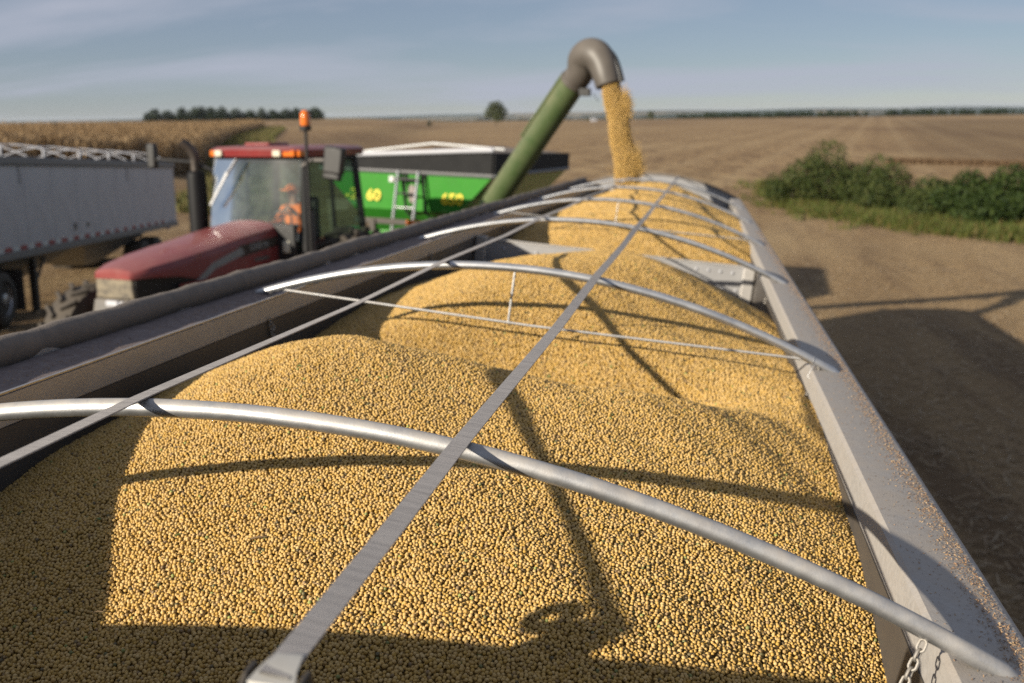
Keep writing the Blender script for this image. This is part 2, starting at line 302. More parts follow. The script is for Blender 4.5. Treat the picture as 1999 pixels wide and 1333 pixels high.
def mat_ground():
    m = bpy.data.materials.new('stubble_field'); m.use_nodes = True; t = m.node_tree; b = t.nodes['Principled BSDF']; n = t.nodes.new; l = t.links.new
    b.inputs['Roughness'].default_value = 0.95; b.inputs['Specular IOR Level'].default_value = 0.1
    g = n('ShaderNodeNewGeometry'); P = g.outputs['Position']; s = n('ShaderNodeSeparateXYZ'); l(P, s.inputs[0])
    def noise(scale, det=6, rough=.6, stretch=None, rot=0, vec=P):
        q = n('ShaderNodeMapping'); q.inputs['Scale'].default_value = stretch or (1, 1, 1); q.inputs['Rotation'].default_value = (0, 0, rot); l(vec, q.inputs[0])
        x = n('ShaderNodeTexNoise'); x.inputs['Scale'].default_value = scale; x.inputs['Detail'].default_value = det; x.inputs['Roughness'].default_value = rough; l(q.outputs[0], x.inputs['Vector']); return x.outputs[0]
    def rng_(v, a, b_, c=0., d=1.):
        x = n('ShaderNodeMapRange'); x.interpolation_type = 'SMOOTHSTEP'; x.inputs[1].default_value = a; x.inputs[2].default_value = b_; x.inputs[3].default_value = c; x.inputs[4].default_value = d; l(v, x.inputs[0]); return x.outputs[0]
    def mixc(f, a, b_):
        x = n('ShaderNodeMix'); x.data_type = 'RGBA'
        for k, v in (('A', a), ('B', b_)):
            if isinstance(v, tuple): x.inputs[k].default_value = (*v, 1)
            else: l(v, x.inputs[k])
        if isinstance(f, float): x.inputs['Factor'].default_value = f
        else: l(f, x.inputs['Factor'])
        return x.outputs['Result']
    def mth(op, a, b_):
        x = n('ShaderNodeMath'); x.operation = op
        for i, v in enumerate((a, b_)):
            if isinstance(v, (int, float)): x.inputs[i].default_value = v
            else: l(v, x.inputs[i])
        return x.outputs[0]
    fine = noise(9.0, 8, .75); streak = noise(0.55, 7, .65, (1.6, .16, 1), R(14)); patch = noise(.045, 5, .55); broad = noise(.012, 4, .5, (1, .5, 1), R(20))
    c = mixc(rng_(fine, .36, .66), (0.385, 0.262, 0.138), (0.24, 0.158, 0.082))
    c = mixc(mth('MULTIPLY', rng_(streak, .46, .64), .68), c, (0.15, 0.095, 0.055))
    c = mixc(mth('MULTIPLY', rng_(patch, .42, .68), .5), c, (0.43, 0.31, 0.17))
    c = mixc(mth('MULTIPLY', rng_(broad, .48, .6), .5), c, (0.17, 0.105, 0.06))
    # drilled rows showing across the stubble on the far right slope
    rows = n('ShaderNodeTexWave'); rows.wave_type = 'BANDS'; rows.bands_direction = 'X'; rows.inputs['Scale'].default_value = .07; rows.inputs['Distortion'].default_value = 3; rows.inputs['Detail'].default_value = 2; rows.inputs['Detail Scale'].default_value = .3
    q = n('ShaderNodeMapping'); q.inputs['Rotation'].default_value = (0, 0, R(-24)); l(P, q.inputs[0]); l(q.outputs[0], rows.inputs['Vector'])
    c = mixc(mth('MULTIPLY', mth('MULTIPLY', rng_(rows.outputs[0], .35, .8), rng_(s.outputs[1], 30, 70)), .42), c, (0.20, 0.125, 0.07))
    tk = n('ShaderNodeTexWave'); tk.wave_type = 'BANDS'; tk.bands_direction = 'X'; tk.inputs['Scale'].default_value = .042; tk.inputs['Distortion'].default_value = 1.6; tk.inputs['Detail'].default_value = 1; tk.inputs['Detail Scale'].default_value = .12
    q3 = n('ShaderNodeMapping'); q3.inputs['Rotation'].default_value = (0, 0, R(9)); l(P, q3.inputs[0]); l(q3.outputs[0], tk.inputs['Vector'])
    c = mixc(mth('MULTIPLY', rng_(tk.outputs[0], .80, .97), .22), c, (0.46, 0.34, 0.195))
    c = mixc(mth('MULTIPLY', rng_(tk.outputs[0], .02, .16, 1., 0.), .2), c, (0.15, 0.095, 0.052))
    # a darker worked field behind the hedge
    dk = mth('SUBTRACT', s.outputs[0], mth('MULTIPLY', s.outputs[1], .165))
    dmask = mth('MULTIPLY', rng_(dk, -4.0, 14.0), mth('MULTIPLY', rng_(s.outputs[1], 104, 108), rng_(s.outputs[1], 430, 520, 1., 0.)))
    c = mixc(mth('MULTIPLY', dmask, .4), c, (0.12, 0.085, 0.05))
    # valley of woods and fields far below the crest
    vo = n('ShaderNodeTexVoronoi'); vo.inputs['Scale'].default_value = .0022; q2 = n('ShaderNodeMapping'); q2.inputs['Scale'].default_value = (1, .45, 1); l(P, q2.inputs[0]); l(q2.outputs[0], vo.inputs['Vector'])
    sv = n('ShaderNodeSeparateColor'); l(vo.outputs['Color'], sv.inputs[0])
    rp = n('ShaderNodeValToRGB'); rp.color_ramp.interpolation = 'CONSTANT'; e = rp.color_ramp.elements
    e[0].position = 0; e[0].color = (0.02, 0.032, 0.012, 1); e[1].position = .42; e[1].color = (0.24, 0.18, 0.09, 1)
    for p, cc in ((.58, (0.03, 0.05, 0.016, 1)), (.8, (0.10, 0.13, 0.04, 1)), (.9, (0.33, 0.26, 0.15, 1))):
        x = e.new(p); x.color = cc
    l(sv.outputs[0], rp.inputs[0])
    wood = noise(.004, 4, .6); vc = mixc(rng_(wood, .42, .5), (0.02, 0.03, 0.012), rp.outputs[0])
    c = mixc(rng_(s.outputs[1], 740, 900), c, vc)
    l(c, b.inputs['Base Color'])
    bp = n('ShaderNodeBump'); bp.inputs['Strength'].default_value = .9; bp.inputs['Distance'].default_value = .06; l(mth('ADD', fine, mth('MULTIPLY', streak, 1.2)), bp.inputs['Height']); l(bp.outputs[0], b.inputs['Normal'])
    return m
me.materials.append(mat_ground())

# ------------------------------------------------------------------ haze
hz = MB(); hz.box((0, 3700, -34), (18800, 13200, 94)); hz_o = hz.build('haze', bpy.data.materials.new('haze'), smooth=False)
hm = hz_o.data.materials[0]; hm.use_nodes = True; hm.node_tree.nodes.clear(); hv = hm.node_tree.nodes.new('ShaderNodeVolumePrincipled'); ho = hm.node_tree.nodes.new('ShaderNodeOutputMaterial')
hv.inputs['Color'].default_value = (0.80, 0.88, 1.0, 1); hv.inputs['Density'].default_value = 5e-5; hv.inputs['Anisotropy'].default_value = 0.1
hm.node_tree.links.new(hv.outputs[0], ho.inputs['Volume']); tag(hz_o, kind='stuff')

# ------------------------------------------------------------------ geometry-node instancing for uncountable stuff
def gn_instances(ob, mesh_kind, mtl, scale_attr='sz', base=True, smooth=True):
    pass

def new_gn(name):
    g = bpy.data.node_groups.new(name, 'GeometryNodeTree'); g.interface.new_socket('Geometry', in_out='INPUT', socket_type='NodeSocketGeometry'); g.interface.new_socket('Geometry', in_out='OUTPUT', socket_type='NodeSocketGeometry')
    return g, g.nodes.new('NodeGroupInput'), g.nodes.new('NodeGroupOutput')

# ------------------------------------------------------------------ the grain trailer
MT = Matrix(((0.9940051, 0.0, 0.1093334), (-0.0035013, 0.9994871, 0.0318318), (-0.1092773, -0.0320237, 0.9934953)))   # trailer axes in the world
XC = -0.556; ZF = -0.768; Y0 = 0.84; Y1 = 15.9
OT = Vector((XC, 8.3, ZF - 2.72))
TROT = MT.to_euler()
trailer = thing('grain_trailer', 'open aluminium grain trailer heaped with soybeans under galvanised bows', 'grain trailer', MT @ OT, TROT)
def tb(mb, name, m, parent=None, **k): return mb.build(name, m, parent or trailer, off=OT, **k)
def arch(x): return -.534 - .234 * ((x - XC) / 1.13) ** 2
for s in (-1, 1):
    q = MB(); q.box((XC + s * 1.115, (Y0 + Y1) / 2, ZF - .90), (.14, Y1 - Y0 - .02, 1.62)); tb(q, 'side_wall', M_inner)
    p = [(1.047, -.088), (1.047, -.008), (1.056, 0.0), (1.196, 0.0), (1.204, -.002), (1.211, -.007), (1.216, -.015), (1.218, -.026), (1.218, -.088)]
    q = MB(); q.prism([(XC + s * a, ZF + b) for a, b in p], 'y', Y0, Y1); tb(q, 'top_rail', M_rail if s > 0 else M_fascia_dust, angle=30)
    if s < 0:
        q = MB(); q.box((XC - 1.0465, (Y0 + Y1) / 2, ZF - .046), (.003, Y1 - Y0 - .1, .080)); tb(q, 'fascia', M_alu)
        q = MB(); q.box((XC - 1.0475, (Y0 + Y1) / 2, ZF + .0005), (.006, Y1 - Y0 - .1, .005)); tb(q, 'edge_trim', M_galv)
# front and rear end walls with arched tops
for y, th in ((Y0, -.05), (Y1, .06)):
    xs = np.linspace(XC - 1.20, XC + 1.20, 33); top = [(x, (ZF + .140 - .140 * ((x - XC) / 1.2) ** 2) if y < 5 else arch(x) + .004) for x in xs]
    q = MB(); q.prism([(XC - 1.2, ZF - 1.6)] + [(x, z - .02) for x, z in top] + [(XC + 1.2, ZF - 1.6)], 'y', y, y + th)
    w_ = tb(q, 'front_wall' if y < 5 else 'rear_wall', M_bulkhead)
    q = MB(); path = [(x, y + th / 2, z - .005) for x, z in top]; q.tube(path, .012 if y < 5 else .028, 10); tb(q, 'arch_cap', M_galv if y < 5 else M_tarp, w_)
# left-hand rolled tarp
ys = np.arange(Y0 - .1, Y1 + .1, .06); path = [(-1.797 + .004 * math.sin(y * 2.1) + .002 * math.sin(y * 9.3), y, -.748 + .003 * math.sin(y * 3.7 + 1)) for y in ys]
rr = [.047 + .0022 * math.sin(y * 17) + .0018 * math.sin(y * 31.3 + 2) + .002 * math.sin(y * 5.1) for y in ys]
q = MB(); q.tube(path, rr, 16); tb(q, 'rolled_tarp', M_tarp, angle=70)
q = MB(); q.box((-1.765, (Y0 + Y1) / 2, ZF + .006), (.012, Y1 - Y0, .016)); tb(q, 'tarp_lip', M_galv_dirty)
# tarp bows
BOWS = [1.57, 3.74, 6.15, 8.5, 10.95, 13.35]
def bow_path(y):
    P = []
    for x in np.linspace(XC - 1.13, XC + 1.13, 41):
        P.append((float(x), y, arch(x)))
    a = P[0]; b = P[-1]
    L_ = [(a[0] - .018, y, a[2] - .012), (a[0] - .030, y, a[2] - .030), (a[0] - .034, y, a[2] - .055)]
    R_ = [(b[0] + .018, y, b[2] - .012), (b[0] + .030, y, b[2] - .030), (b[0] + .034, y, b[2] - .055)]
    P = L_[::-1] + P + R_
    return [(p[0], p[1], p[2] + .052) if False else p for p in P]
def chain(parent, pts, r=.0024, ln=.020, wd=.013):
    P = [Vector(p) for p in pts]; d = [0]
    for a, b in zip(P[:-1], P[1:]): d.append(d[-1] + (b - a).length)
    tot = d[-1]; n = max(2, int(tot / (ln * .78))); proto = None
    ch = thing('chain', None, None); del_ = []
    ch.parent = parent
    for i in range(n):
        t = (i + .5) / n * tot; k = max(j for j in range(len(d)) if d[j] <= t); k = min(k, len(P) - 2); f = (t - d[k]) / max(1e-6, d[k + 1] - d[k])
        c = P[k].lerp(P[k + 1], f); dr = (P[k + 1] - P[k]).normalized()
        if proto is None:
            q = MB(); pth = []
            for a in range(16):
                an = 2 * math.pi * a / 16; pth.append((math.cos(an) * wd / 2, math.sin(an) * wd / 2 + (ln - wd) / 2 * (1 if math.sin(an) >= 0 else -1), 0))
            q.tube(pth, r, 6, closed=True); proto = q.build('chain_link', M_chain, ch); o = proto
        else:
            o = proto.copy(); C.objects.link(o); o.parent = ch
        m_ = dr.to_track_quat('Y', 'Z').to_matrix() @ Matrix.Rotation(math.pi / 2 * (i % 2), 3, 'Y')
        o.matrix_local = Matrix.Translation(c - OT) @ m_.to_4x4()
    return ch
M_chain = mat('chain_steel', (0.45, 0.44, 0.42), 0.4, 0.8, (0.3, 0.29, 0.27), 40, dust=0.5)
bows = []
for i, y in enumerate(BOWS):
    P = bow_path(y); q = MB(); n_ = len(P); q.tube(P, [.0165] * n_, 14); b_ = tb(q, 'tarp_bow', M_galv_dirty if i == 0 else M_galv, angle=60); bows.append(b_)
    if i in (1, 3):
        q = MB(); A = (XC - 1.03, y - .004, arch(XC - 1.03) - .012); B = (XC + 1.02, y - .004, arch(XC + 1.02) - .012)
        q.tube([A, ((A[0] + B[0]) / 2, y - .004, (A[2] + B[2]) / 2 - .012), B], .0052, 8); tb(q, 'tie_rod', M_galv_dirty, b_)
        xm = XC - .09; q = MB(); q.tube([(xm, y, arch(xm) - .012), (xm - .006, y - .003, (A[2] + B[2]) / 2 - .012)], .0048, 8); tb(q, 'tie_brace', M_galv_dirty, b_)
for (y, s, drop) in ((3.74, -1, .115), (3.74, 1, .15), (1.57, 1, .20), (6.15, -1, .10), (6.15, 1, .10), (8.5, -1, .1), (8.5, 1, .1)):
    x0 = XC + s * (1.075 if y > 2 else 1.005); z0 = arch(x0) - .016; x1 = XC + s * 1.038; yy = y - .09
    pts = []
    for k in range(13):
        f = k / 12; pts.append((x0 + (x1 - x0) * f - s * .018 * math.sin(f * math.pi), y - .012 - (.085 if y > 2 else .06) * f, z0 + (ZF - .075 - z0) * f - drop * math.sin(f * math.pi)))
    if y < 2: pts = [(x0 - .004 * k, y - .01 - .004 * k, z0 - .012 * k) for k in range(18)]
    chain(trailer, pts)
# wire tie on the second bow
q = MB(); x0 = XC + 1.06; z0 = arch(x0); q.tube([(x0 + .0185 * math.cos(a) * .3, 3.74 + .0195 * math.cos(a), z0 + .0195 * math.sin(a)) for a in np.linspace(0, 6.28, 14)], .0015, 5)
q.tube([(x0, 3.72, z0 - .01), (x0 - .02, 3.70, z0 - .05), (x0 + .004, 3.69, z0 - .075)], .0014, 5); tb(q, 'wire_tie', M_galv)
# straps over the bows
def strap(x, wd, name):
    ctrl = [(Y0 - .13, arch(x) + .014), (Y0 - .05, arch(x) + .014)]
    for a, b in zip([Y0] + BOWS, BOWS + [Y1]):
        za = arch(x) + .0195; ctrl.append(((a + b) / 2, za - (.010 if a > 1 else .004)))
        ctrl.append((b, za + .001))
    slope = math.atan(-2 * .234 * (x - XC) / 1.13 ** 2); V = []; F = []
    yy = np.arange(Y0 - (.035 if x > -.5 else .11), Y1, .03); cz = np.interp(yy, [c[0] for c in ctrl], [c[1] for c in ctrl])
    for k in range(3): cz = np.convolve(np.pad(cz, 1, 'edge'), [.25, .5, .25], 'valid')
    for y, z in zip(yy, cz):
        tw = slope + .10 * math.sin(y * .9 + x) ** 3
        for du in (-.5, .5):
            for dz in (-.0012, .0012):
                V.append((x + du * wd * math.cos(tw) - dz * math.sin(tw), y, z + du * wd * math.sin(tw) + dz * math.cos(tw)))
    n = len(yy)
    for i in range(n - 1):
        a = i * 4; b = a + 4
        F += [(a, b, b + 1, a + 1), (a + 2, a + 3, b + 3, b + 2), (a, a + 2, b + 2, b), (a + 1, b + 1, b + 3, a + 3)]
    q = MB(); q.add(V, F); return tb(q, name, M_strap, angle=50)
M_brk = mat('bracket_steel', (0.58, 0.57, 0.54), 0.4, 0.5, (0.42, 0.41, 0.38), 20, dust=0.6, dustcol=(0.5, 0.45, 0.38))
M_tail = mat('strap_tail_web', (0.62, 0.58, 0.50), 0.8, 0, (0.5, 0.46, 0.4), 60)
for x in (-.33, -.921):
    st = strap(x, .030, 'webbing_strap')
    z = arch(x); zc = ZF + .130 - .130 * ((x - XC) / 1.2) ** 2; yb = Y0 - (.045 if x > -.5 else .12)
    br = MB()   # buckle: flared neck over a roller, on two dark cheeks that stand on the front arch
    br.loft([[(x - .0155, yb + .045, z + .0125), (x + .0155, yb + .045, z + .0165), (x + .0155, yb + .045, z + .020), (x - .0155, yb + .045, z + .016)],
             [(x - .018, yb + .02, z + .012), (x + .019, yb + .02, z + .012), (x + .019, yb + .02, z + .016), (x - .018, yb + .02, z + .016)],
             [(x - .024, yb + .003, z + .004), (x + .024, yb + .003, z + .004), (x + .024, yb + .003, z + .009), (x - .024, yb + .003, z + .009)],
             [(x - .024, yb - .012, z - .03), (x + .024, yb - .012, z - .03), (x + .024, yb - .008, z - .03), (x - .024, yb - .008, z - .03)]])
    bo = tb(br, 'strap_buckle', M_brk, bevel=.0015)
    for s in (-1, 1):
        c_ = MB(); c_.prism([(yb + .035, z + .004), (yb + .028, z + .015), (yb + .006, z + .014), (yb - .02, z - .01), (yb - .02, zc - .01), (yb + .04, zc - .02), (yb + .07, zc - .005)], 'x', x + s * .0275 - .0025, x + s * .0275 + .0025); tb(c_, 'cheek_plate', M_dark, bo, bevel=.0015)
    c_ = MB(); c_.tube([(x - .034, yb + .008, z - .012), (x + .034, yb + .008, z - .012)], .009, 12); tb(c_, 'roller', M_galv, bo)
    # loose fitting beside the buckle: a short frayed tail on one strap, a round ratchet ring on the other
    if x > -.5:
        V = []; F = []
        for t in np.linspace(0, 1, 8):
            for u in (-1, 1): V.append((x - .030 - .016 * t + .002 * math.sin(t * 9), yb + .012 * u + .012 - .02 * t, z + .004 - .034 * t - .01 * t * t))
        for i_ in range(7): a = i_ * 2; F.append((a, a + 2, a + 3, a + 1))
        c_ = MB(); c_.add(V, F); tl = tb(c_, 'strap_tail', M_tail, bo); sd_ = tl.modifiers.new('thick', 'SOLIDIFY'); sd_.thickness = .003
    else:
        c_ = MB(); c_.tube([(x - .064 + .017 * math.cos(a), yb + .045 - .012 * math.cos(a), z - .004 + .019 * math.sin(a)) for a in np.linspace(0, 2 * math.pi, 22)[:-1]], 0.013, 8, closed=True); c_.tube([(x - .05, yb + .03, z - .012), (x - .02, yb + .02, z - .012)], .012, 8); tb(c_, 'ratchet_ring', M_dark, bo)
# centre bulkhead
YB = 7.4
q = MB(); q.prism([(XC - 1.04, -1.75), (XC - 1.04, -.862), (XC + 1.04, -.838), (XC + 1.04, -1.75)], 'y', YB, YB + .012); bulk = tb(q, 'bulkhead', M_bulkhead)
q = MB(); q.prism([(XC - 1.04, -.868), (XC - 1.04, -.858), (XC + 1.04, -.834), (XC + 1.04, -.844)], 'y', YB - .012, YB + .03); tb(q, 'bulkhead_cap', M_alu, bulk)
for s in (-1, 1):
    q = MB(); q.box((XC + s * .995, YB - .035, -1.2), (.085, .06, .72)); tb(q, 'corner_post', M_alu, bulk, bevel=.008)
bq = MB(); bq.ball((0, 0, 0), .010, 10, 6, (1, .7, 1)); bolt = None
for (row, z, xs) in ((0, -.895, np.linspace(XC + .62, XC + .88, 4)), (1, -1.02, np.linspace(XC + .74, XC + .92, 3)), (0, -.925, np.linspace(XC - .95, XC - .45, 5))):
    for x in xs:
        if bolt is None: bolt = bq.build('bolt', M_white, bulk); o = bolt
        else: o = bolt.copy(); C.objects.link(o); o.parent = bulk
        o.location = Vector((float(x), YB - .006, z)) - OT
# tail frame, hoppers, legs and wheels of the trailer
for y in (4.4, 11.8):
    q = MB(); secs = []
    for (z, hx, hy) in ((-2.36, 1.15, 3.2), (-3.0, .4, .5)):
        secs.append([(XC - hx, y - hy, z), (XC + hx, y - hy, z), (XC + hx, y + hy, z), (XC - hx, y + hy, z)])
    q.loft(secs); tb(q, 'hopper', M_alu)
for s in (-1, 1):
    q = MB(); q.box((XC + s * .8, 2.6, ZF - 2.2), (.12, .12, 1.0)); q.box((XC + s * .8, 2.6, ZF - 2.69), (.25, .25, .03)); tb(q, 'landing_leg', M_dark)
def wheel(parent, c, ax, r, wd, dual=False, mtyre=None, rimc=None, xf=None, off=None, lugs=0):
    prof = [(-wd / 2 * .82, r * .56), (-wd / 2, r * .66), (-wd / 2, r * .86), (-wd / 2 * .86, r * .97), (-wd / 2 * .4, r), (wd / 2 * .4, r), (wd / 2 * .86, r * .97), (wd / 2, r * .86), (wd / 2, r * .66), (wd / 2 * .82, r * .56)]
    q = MB(); q.lathe(prof, c, ax, 36); ty = q.build('wheel', mtyre or M_rubber, parent, off=off)
    a = Vector(ax).normalized(); q = MB(); w2 = wd / 2
    q.lathe([(w2 * .80, r * .57), (w2 * .92, r * .56), (w2 * .55, r * .50), (w2 * .35, r * .40), (w2 * .5, r * .22), (w2 * .95, r * .2), (w2 * 1.0, r * .12), (w2 * .99, 0.001)], c, ax, 28); q.build('rim', rimc or M_rim, ty, off=off)
    if lugs:
        lug = None
        for side in (-1, 1):
            for k in range(lugs):
                th = 2 * math.pi * (k + (.5 if side > 0 else 0)) / lugs
                u = a.cross(Vector((0, 0, 1))).normalized(); v = a.cross(u)
                if lug is None:
                    g_ = MB(); g_.box((0, 0, 0), (wd * .52, r * .075, r * .085)); lug = g_.build('lug', mtyre or M_rubber, ty, bevel=.012); o = lug
                else: o = lug.copy(); C.objects.link(o); o.parent = ty
                rad = u * math.cos(th) + v * math.sin(th); tan = -u * math.sin(th) + v * math.cos(th)
                pos = Vector(c) + a * (side * wd * .26) + rad * (r * 1.02) - (Vector(off) if off is not None else Vector())
                m_ = Matrix((a, tan, rad)).transposed(); m_ = m_ @ Matrix.Rotation(side * R(38), 3, 'Z')
                o.matrix_local = Matrix.Translation(pos) @ m_.to_4x4()
    return ty
for y in (13.9, 15.2):
    for s in (-1, 1): wheel(trailer, (XC + s * .95, y, ZF - 2.2), (s, 0, 0), .51, .5, off=OT)
q = MB(); q.box((XC, 14.5, ZF - 1.85), (.9, 3.0, .16)); tb(q, 'tail_frame', M_dark)

# ------------------------------------------------------------------ soybeans in the trailer
CP = np.array([(-.439,2.591,-.749),(-.315,2.281,-.797),(-.267,2.153,-.816),(-.171,1.925,-.854),(-.069,1.704,-.894),(-1.033,1.61,-1.0),(-1.105,1.747,-.972),(-1.194,1.914,-.938),(-1.293,2.16,-.899),(-1.377,2.41,-.866),
 (-1.6,2.08,-1.02),(-1.6,2.65,-.975),(-1.6,2.96,-.95),(.485,1.91,-.98),(.485,2.18,-.93),(.485,2.63,-.895),(-1.03,2.93,-.70),(-.5,2.83,-.715),(-.1,2.98,-.76),(.2,3.05,-.80),(.45,3.1,-.85),(.2,3.4,-.865),
 (-.5,.9,-1.08),(.4,.9,-1.15),(-1.5,.9,-1.2),(-1.6,1.5,-1.12),(-.8,3.5,-1.03),(-.35,3.42,-1.0),(0,3.48,-.97),(.47,3.5,-.85),(-1.6,3.6,-1.05),
 (-.038,3.69,-.906),(-.198,3.9,-.843),(-.394,4.28,-.766),(-.548,4.52,-.706),(-1.21,3.86,-.931),(-1.278,4.123,-.905),(-1.319,4.403,-.889),(-1.05,4.14,-.81),(.43,4.7,-.89),(.175,4.6,-.84),(-.178,4.4,-.79),
 (-.88,5.0,-.68),(-.5,5.4,-.65),(-.12,5.5,-.675),(.45,5.4,-.88),(-1.55,5.2,-.97),(-.5,6.6,-.78),(-.5,7.38,-.835),(0,7.3,-.93),(.45,7.3,-1.13),(-1.0,7.3,-.92),(-1.55,7.3,-1.06),(.45,6.4,-1.02),(-1.5,6.3,-1.0),
 (-.5,7.75,-.91),(-.017,7.95,-.915),(-.592,9.34,-.689),(-1.148,8.17,-.956),(-1.227,8.58,-.925),(-1.357,9.88,-.874),(.096,9.2,-.72),(.294,8.36,-.80),(.47,8.0,-.96),(-1.6,8.,-1.1),(.47,9.6,-.86),
 (-.6,11.,-.62),(-.6,12.5,-.57),(.3,11.5,-.75),(-1.5,12.,-.93),(-.6,13.5,-.56),(-.2,14.2,-.66),(-.6,15.8,-1.15),(.4,15.8,-1.2),(-1.6,15.8,-1.3),(.45,13.5,-.9),(-1.55,13.5,-.98)])
def tps_fit(P, lam=2e-3, sx=1.0):
    q = P[:, :2] * [sx, 1]; n = len(q); d = np.linalg.norm(q[:, None] - q[None], axis=2); K = np.where(d > 0, d * d * np.log(d + 1e-12), 0) + lam * np.eye(n)
    A = np.zeros((n + 3, n + 3)); A[:n, :n] = K; A[:n, n] = 1; A[:n, n + 1:] = q; A[n, :n] = 1; A[n + 1:, :n] = q.T
    c = np.linalg.solve(A, np.concatenate([P[:, 2], [0, 0, 0]]))
    def ev(x, y):
        s_ = np.stack([x * sx, y], -1).reshape(-1, 2); out = np.empty(len(s_))
        for i in range(0, len(s_), 20000):
            dd = np.linalg.norm(s_[i:i + 20000, None] - q[None], axis=2); out[i:i + 20000] = (dd * dd * np.log(dd + 1e-12)) @ c[:n] + c[n] + s_[i:i + 20000] @ c[n + 1:]
        return out.reshape(x.shape)
    return ev
ev = tps_fit(CP)
hx = np.linspace(XC - 1.05, XC + 1.05, 106); hy = np.concatenate([np.arange(Y0 + .005, 4, .02), np.arange(4, Y1, .04)])
HX, HY = np.meshgrid(hx, hy); HZ = ev(HX, HY) + .004 * np.sin(HX * 9 + 2 * np.sin(HY * 3)) * np.sin(HY * 7) + .002 * np.sin(HX * 23 + HY * 17)
nx = len(hx); ny = len(hy); V = (np.stack([HX, HY, HZ - .005], -1).reshape(-1, 3) - np.array(OT)); idx = np.arange(nx * ny).reshape(ny, nx)
F = np.stack([idx[:-1, :-1], idx[:-1, 1:], idx[1:, 1:], idx[1:, :-1]], -1).reshape(-1, 4)
me = bpy.data.meshes.new('soybeans'); me.from_pydata(V.tolist(), [], F.tolist()); me.polygons.foreach_set('use_smooth', [True] * len(me.polygons))
beans = bpy.data.objects.new('soybeans', me); C.objects.link(beans); beans.location = MT @ OT; beans.rotation_euler = TROT
tag(beans, 'heaped golden soybeans filling the open trailer under the bows', 'soybeans', kind='stuff')
def mat_bean(inst):
    m = bpy.data.materials.new('soybean' if inst else 'soybean_bed'); m.use_nodes = True; t = m.node_tree; b = t.nodes['Principled BSDF']; n = t.nodes.new; l = t.links.new
    if inst:
        oi = n('ShaderNodeObjectInfo'); rp = n('ShaderNodeValToRGB'); e = rp.color_ramp.elements
        cols = [(0, (0.55, 0.330, 0.078)), (.2, (0.61, 0.395, 0.145)), (.45, (0.57, 0.352, 0.090)), (.7, (0.64, 0.435, 0.18)), (.86, (0.53, 0.315, 0.062)), (.95, (0.42, 0.27, 0.11)), (.975, (0.30, 0.19, 0.09)), (.99, (0.12, 0.10, 0.05)), (1.0, (0.34, 0.36, 0.10))]
        e[0].position = 0; e[0].color = (*cols[0][1], 1); e[1].position = 1; e[1].color = (*cols[-1][1], 1)
        for p, c in cols[1:-1]: x = e.new(p); x.color = (*c, 1)
        l(oi.outputs['Random'], rp.inputs[0])
        co = n('ShaderNodeTexCoord'); d = n('ShaderNodeVectorMath'); d.operation = 'DISTANCE'; d.inputs[1].default_value = (.5, .95, .5); l(co.outputs['Generated'], d.inputs[0])
        mr = n('ShaderNodeMapRange'); mr.inputs[1].default_value = .13; mr.inputs[2].default_value = .2; mr.inputs[3].default_value = .75; mr.inputs[4].default_value = 0; l(d.outputs['Value'], mr.inputs[0])
        mx = n('ShaderNodeMix'); mx.data_type = 'RGBA'; mx.inputs['B'].default_value = (.10, .055, .02, 1); l(mr.outputs[0], mx.inputs['Factor']); l(rp.outputs[0], mx.inputs['A']); l(mx.outputs['Result'], b.inputs['Base Color'])
        b.inputs['Roughness'].default_value = 0.5; b.inputs['Specular IOR Level'].default_value = 0.35
    else:
        b.inputs['Base Color'].default_value = (0.20, 0.115, 0.032, 1); b.inputs['Roughness'].default_value = 0.8; b.inputs['Specular IOR Level'].default_value = .1  # bed coloured darker than the beans, painting the shade in their gaps
    return m
M_bean = mat_bean(True); M_bed = mat_bean(False); me.materials.append(M_bed)
g, gi, go = new_gn('bean_scatter'); nn = g.nodes.new; ll = g.links.new
pos = nn('GeometryNodeInputPosition'); sp = nn('ShaderNodeSeparateXYZ'); ll(pos.outputs[0], sp.inputs[0])
join = nn('GeometryNodeJoinGeometry'); ll(gi.outputs[0], join.inputs[0])
def bean_mesh(r, sub):
    ico = nn('GeometryNodeMeshIcoSphere'); ico.inputs['Radius'].default_value = r; ico.inputs['Subdivisions'].default_value = sub
    tf = nn('GeometryNodeTransform'); tf.inputs['Scale'].default_value = (1.08, .96, .90); ll(ico.outputs[0], tf.inputs['Geometry'])
    sh = nn('GeometryNodeSetShadeSmooth'); ll(tf.outputs[0], sh.inputs[0]); sm = nn('GeometryNodeSetMaterial'); sm.inputs['Material'].default_value = M_bean; ll(sh.outputs[0], sm.inputs[0]); return sm.outputs[0]
bm_near = bean_mesh(.0037, 3); bm_far = bean_mesh(.0037, 2)
